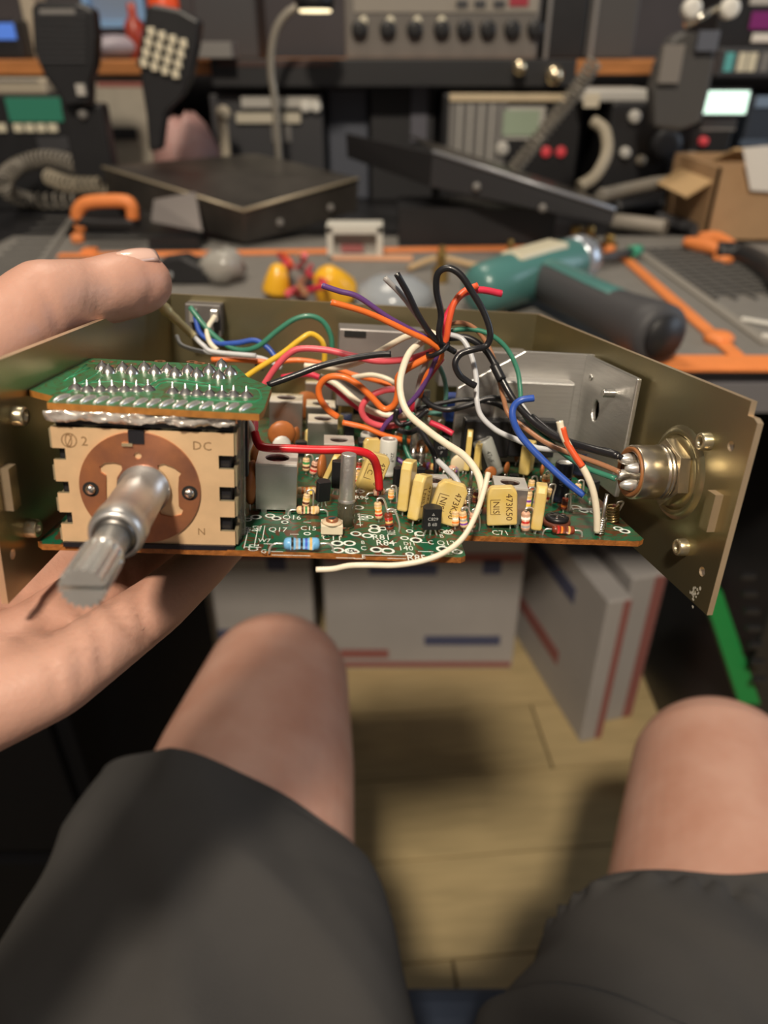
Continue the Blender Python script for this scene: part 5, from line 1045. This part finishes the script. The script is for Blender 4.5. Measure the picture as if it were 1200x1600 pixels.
# thumb up the outside of the panel, its tip hooked over the edge
chain([(wr, .024), (RL_(-.060, -.030, -.012), .0200), (RL_(-.046, .012, .0200), .0165), (qd(-20, 552, .054), .0135), (qd(70, 472, .070), .0122), (qd(140, 459, .083), .0104), (qd(196, 446, .093), .0110), (qd(224, 442, .098), .0098)])
chain([(RL_(-.046, .012, .0200), .015), (RL_(-.040, .035, -.006), .012)]); chain([(RL_(-.058, -.02, -.01), .016), (RL_(-.036, .020, -.012), .012)])
# forearm, upper arm, torso, head; the right hand raised beside the lens
elbow = V(-.34, -.20, .70); sho = V(-.16, -.33, 1.02)
chain([(wr, .027), (wr.lerp(elbow, .35), .036), (wr.lerp(elbow, .75), .045), (elbow, .042), (elbow.lerp(sho, .5), .050), (sho, .058)])
rel = V(.33, -.24, .72); rsh = V(.20, -.33, 1.02); rw = V(.11, -.085, .915)
chain([(rsh, .058), (rel.lerp(rsh, .5), .050), (rel, .042), (rel.lerp(rw, .4), .040), (rw, .027)])
def cs(x, y, z): return CAM + RIGHT * x + UP * y + FWD * z
chain([(rw, .026), (cs(.058, -.060, -.045), .026)]); chain([(cs(.058, -.060, -.045), .022), (cs(.052, -.022, -.042), .016)])
for k in range(4):
    y_ = -.085 + k * .020
    chain([(cs(.052, y_, -.045), .011), (cs(.050, y_ + .004, -.024), .009), (cs(.034, y_ + .006, -.016), .0085), (cs(.016, y_ + .007, -.016), .0075)])
chain([(cs(.050, -.075, -.055), .013), (cs(.030, -.050, -.066), .011), (cs(.008, -.030, -.062), .009)])
chain([(sho, .06), (V(.02, -.33, 1.03), .08), (rsh, .06)])
chain([(V(-.05, -.32, .98), .105), (V(-.04, -.28, .75), .115), (V(-.07, -.18, .53), .10)]); chain([(V(.09, -.32, .98), .105), (V(.08, -.28, .75), .115), (V(.08, -.18, .53), .10)])
chain([(V(.02, -.34, 1.05), .058), (V(.02, -.36, 1.15), .055)]); chain([(V(.02, -.38, 1.22), .078), (V(.02, -.38, 1.28), .086)]); chain([(V(.02, -.31, 1.185), .045), (V(.02, -.31, 1.25), .055)]); limb((.02, -.285, 1.225), .012, (.02, -.262, 1.205), .012)
for sx in (-1, 1): limb((.02 + sx * .082, -.38, 1.22), .012, (.02 + sx * .086, -.385, 1.25), .016)
# legs: hip, knee, ankle, toes
def leg(hip, knee, ank, toe, kr):
    h, k, a, t = V(*hip), V(*knee), V(*ank), V(*toe); e = (k - h).normalized()
    chain([(h, .098), (h.lerp(k, .45), .086), (h.lerp(k, .72), .0850), (k - e * .10, .0785), (k - e * .01, .0665)])
    chain([(k - e * .035 + V(0, 0, .004), .0635), (k + V(0, .004, -.012), .0610)])
    chain([(k + V(0, .004, -.012), .0600), (k.lerp(a, .30) + V(0, -.012, 0), .060), (k.lerp(a, .65), .045), (a, .036)])
    chain([(a + V(0, -.03, -.035), .034), (a, .036), (a.lerp(t, .6), .036), (t, .026)])
LK = (-.098, .492, .492); RK = (.268, .392, .488)
leg((-.125, -.14, .505), LK, (-.11, .44, .085), (-.13, .62, .028), 1); leg((.105, -.14, .505), RK, (.29, .36, .085), (.32, .53, .028), 1)
person = body.build('person', skin, fix=False)
for p_ in person.data.polygons: p_.use_smooth = True
rm = person.modifiers.new('one_surface', 'REMESH'); rm.mode = 'VOXEL'; rm.voxel_size = .0020; rm.use_smooth_shade = True
smo = person.modifiers.new('soft', 'SMOOTH'); smo.factor = .5; smo.iterations = 16
dg = bpy.context.evaluated_depsgraph_get()
pm = bpy.data.meshes.new_from_object(person.evaluated_get(dg)); person.modifiers.clear(); person.data = pm
# skin folds of palm and thumb, pressed into the surface
import numpy as np
co = np.empty(len(pm.vertices) * 3); pm.vertices.foreach_get('co', co); co = co.reshape(-1, 3)
no_ = np.empty(len(pm.vertices) * 3); pm.vertices.foreach_get('normal', no_); no_ = no_.reshape(-1, 3)
rel_ = co - np.array(CAM); cx = rel_ @ np.array(RIGHT); cy = rel_ @ np.array(UP); cz = rel_ @ np.array(FWD)
near = (cz > .1) & (cz < .34) & (cx < .02) & (np.einsum('ij,ij->i', no_, rel_) < 0)
ux = 600 + FPX * cx / np.maximum(cz, .05); uy = 800 - FPX * cy / np.maximum(cz, .05); dep = np.zeros(len(co))
for (wd, am, line) in [(9, .0011, [(148, 905), (165, 935), (195, 970), (228, 1005)]), (9, .0012, [(200, 890), (216, 930), (226, 975), (236, 1003)]), (8, .0008, [(105, 930), (140, 965), (158, 1000), (160, 1040)]), (8, .0007, [(60, 950), (105, 985), (125, 1020), (128, 1065)]), (8, .0007, [(20, 985), (60, 1015), (85, 1050), (90, 1090)]), (10, .0007, [(0, 905), (40, 930), (70, 960), (80, 1000)]),
                       (9, .0008, [(150, 412), (158, 445), (152, 490)]), (8, .0006, [(163, 412), (172, 440), (168, 470)]), (8, .0006, [(138, 412), (144, 440), (140, 480)]), (9, .0006, [(60, 440), (78, 470), (90, 515)]), (9, .0006, [(20, 480), (50, 500), (75, 530)]), (8, .0005, [(230, 420), (240, 450), (225, 480)])]:
    best = np.full(len(co), 1e9)
    pts2 = [(p.x, p.y) for p in catmull([(x, y, 0) for x, y in line], 8)]
    for (xa, ya), (xb, yb) in zip(pts2, pts2[1:]):
        L2 = max(1e-6, (xb - xa) ** 2 + (yb - ya) ** 2); t_2 = np.clip(((ux - xa) * (xb - xa) + (uy - ya) * (yb - ya)) / L2, 0, 1)
        best = np.minimum(best, np.hypot(ux - xa - t_2 * (xb - xa), uy - ya - t_2 * (yb - ya)))
    dep = np.maximum(dep, am * np.exp(-(best / wd) ** 2) * near)
co -= no_ * dep[:, None]; pm.vertices.foreach_set('co', co.ravel()); pm.update()
tag(person, 'seated person in dark shorts, bare knees, holding up the radio chassis in the left hand', 'person')
# thumbnail
tn = qd(224, 416, .100); td = (qd(224, 442, .098) - qd(142, 457, .083)).normalized(); tu = (tn - qd(222, 442, .0978)).normalized(); tu = (tu - td * tu.dot(td)).normalized(); ts = td.cross(tu)
NM = Matrix(((td.x, ts.x, tu.x, 0), (td.y, ts.y, tu.y, 0), (td.z, ts.z, tu.z, 0), (0, 0, 0, 1)))
tu = (UP * .66 - FWD * .75); tu = (tu - td * tu.dot(td)).normalized(); ts = td.cross(tu)
NM = Matrix(((td.x, ts.x, tu.x, 0), (td.y, ts.y, tu.y, 0), (td.z, ts.z, tu.z, 0), (0, 0, 0, 1)))
c_ = qd(212, 443, .0962) + tu * .0090
nm = MB()
nv = []; nf = []
for i in range(9):
    for k in range(9):
        u = -1 + i / 4; v = -1 + k / 4; w_ = .0050 * math.sqrt(max(.05, 1 - max(0, abs(u) - .55) ** 2 * 2.6))
        nv.append((u * .0070 , v * w_, .0020 - .0022 * (v * v) - .0007 * u * u))
for i in range(8):
    for k in range(8): nf.append((i * 9 + k, i * 9 + k + 1, (i + 1) * 9 + k + 1, (i + 1) * 9 + k))
nm.add(nv, nf, 0, True, TR(c_) @ NM)
no = nm.build('thumbnail', mat('nail', (.70, .46, .38), .22, coat=.6), person); so = no.modifiers.new('thick', 'SOLIDIFY'); so.thickness = .0012
# shorts
cloth = mat('shorts_cloth', (.040, .038, .037), .85, var=.10, scale=14, bump=.35, bscale=1400)
from mathutils import noise as mnoise
sh_ = MB()
def tube_cloth(secs, n=160, rings=90, wr_=1.0, seed=0, puckers=0, skew=0):
    S = []
    for k in range(rings + 1):
        u = k / rings * (len(secs) - 1); i = min(int(u), len(secs) - 2); t = u - i
        p0 = secs[max(i - 1, 0)]; p1 = secs[i]; p2 = secs[i + 1]; p3 = secs[min(i + 2, len(secs) - 1)]
        S.append([.5 * (2 * p1[j] + (p2[j] - p0[j]) * t + (2 * p0[j] - 5 * p1[j] + 4 * p2[j] - p3[j]) * t * t + (3 * p1[j] - p0[j] - 3 * p2[j] + p3[j]) * t ** 3) for j in range(5)])
    vv = []
    for k, s in enumerate(S):
        a = S[max(k - 1, 0)]; b = S[min(k + 1, rings)]; d = V(b[0] - a[0], b[1] - a[1], b[2] - a[2]).normalized(); x = d.cross(V(0, 0, 1)).normalized(); z = x.cross(d)
        for m_ in range(n):
            an = 2 * math.pi * m_ / n; cx, cz = math.cos(an), math.sin(an)
            sq = .86; ex = math.copysign(abs(cx) ** sq, cx); ez = math.copysign(abs(cz) ** sq, cz)
            p = V(s[0], s[1], s[2]) + x * (ex * s[3]) + z * (ez * s[4])
            w0 = mnoise.noise(V(p.x * 9 + seed, p.y * 5, p.z * 9)) * .007 + mnoise.noise(V(p.x * 22 + p.y * 14 + seed, p.y * 9, p.z * 20)) * .0035
            fr = k / rings
            w0 += .011 * (.35 - abs(mnoise.noise(V(p.x * 13 + p.y * 9 + seed, p.y * 4 - p.x * 5, seed))))
            if puckers: w0 += puckers * max(0, 1 - abs(fr - .85) / .10) * math.sin(an * 30 + 2 * math.sin(an * 7)) 
            p += (x * cx + z * cz) * w0 * wr_
            p += d * (skew * ex * fr ** 3)
            vv.append(p)
    sh_.add(vv, [(k * n + m_, k * n + (m_ + 1) % n, (k + 1) * n + (m_ + 1) % n, (k + 1) * n + m_) for k in range(rings) for m_ in range(n)], 0, True)
# section: x, y, z, half width, half height
tube_cloth([(-.09, -.20, .520, .13, .115), (-.098, -.02, .510, .130, .100), (-.100, .12, .504, .126, .098), (-.101, .20, .501, .120, .096), (-.106, .25, .498, .112, .094), (-.111, .295, .497, .096, .0915), (-.111, .318, .497, .0920, .0910)], seed=1.3, skew=-.026, wr_=1.5)
tube_cloth([(.09, -.20, .520, .13, .115), (.118, -.02, .510, .134, .100), (.150, .10, .507, .132, .096), (.170, .14, .503, .124, .095), (.192, .195, .500, .104, .090), (.205, .228, .498, .0960, .0900), (.212, .248, .498, .0925, .0895)], seed=7.7, puckers=.0030, skew=.03, wr_=1.3)
shorts = sh_.build('shorts', cloth, person); sd = shorts.modifiers.new('thick', 'SOLIDIFY'); sd.thickness = .0022; sd.offset = 1
# shirt and hair
sh_ = MB()
sv = []; nS = 40
for (y, z, rx, ry) in ((-.20, .50, .185, .135), (-.24, .62, .190, .145), (-.28, .80, .195, .140), (-.32, .96, .205, .130), (-.33, 1.04, .20, .105), (-.335, 1.09, .12, .09), (-.345, 1.12, .072, .07)):
    for i in range(nS): a = 2 * math.pi * i / nS; sv.append((.02 + rx * math.cos(a), y + ry * math.sin(a), z))
sh_.add(sv, [(k * nS + i, k * nS + (i + 1) % nS, (k + 1) * nS + (i + 1) % nS, (k + 1) * nS + i) for k in range(6) for i in range(nS)], 0, True)
for sx in (-1, 1): sh_.cyl((.02 + sx * .17, -.33, 1.03), (.02 + sx * .245, -.285, .90), .078, .070, 24)
shirt = sh_.build('shirt', mat('shirt_cloth', (.42, .42, .44), .85), person)  # unseen shirt, its pale grey picked to bounce light onto the chassis
hv = MB().ball((.02, -.40, 1.275), (.098, .105, .105), 20); hair = hv.build('hair', mat('hair', (.06, .04, .03), .7), person)
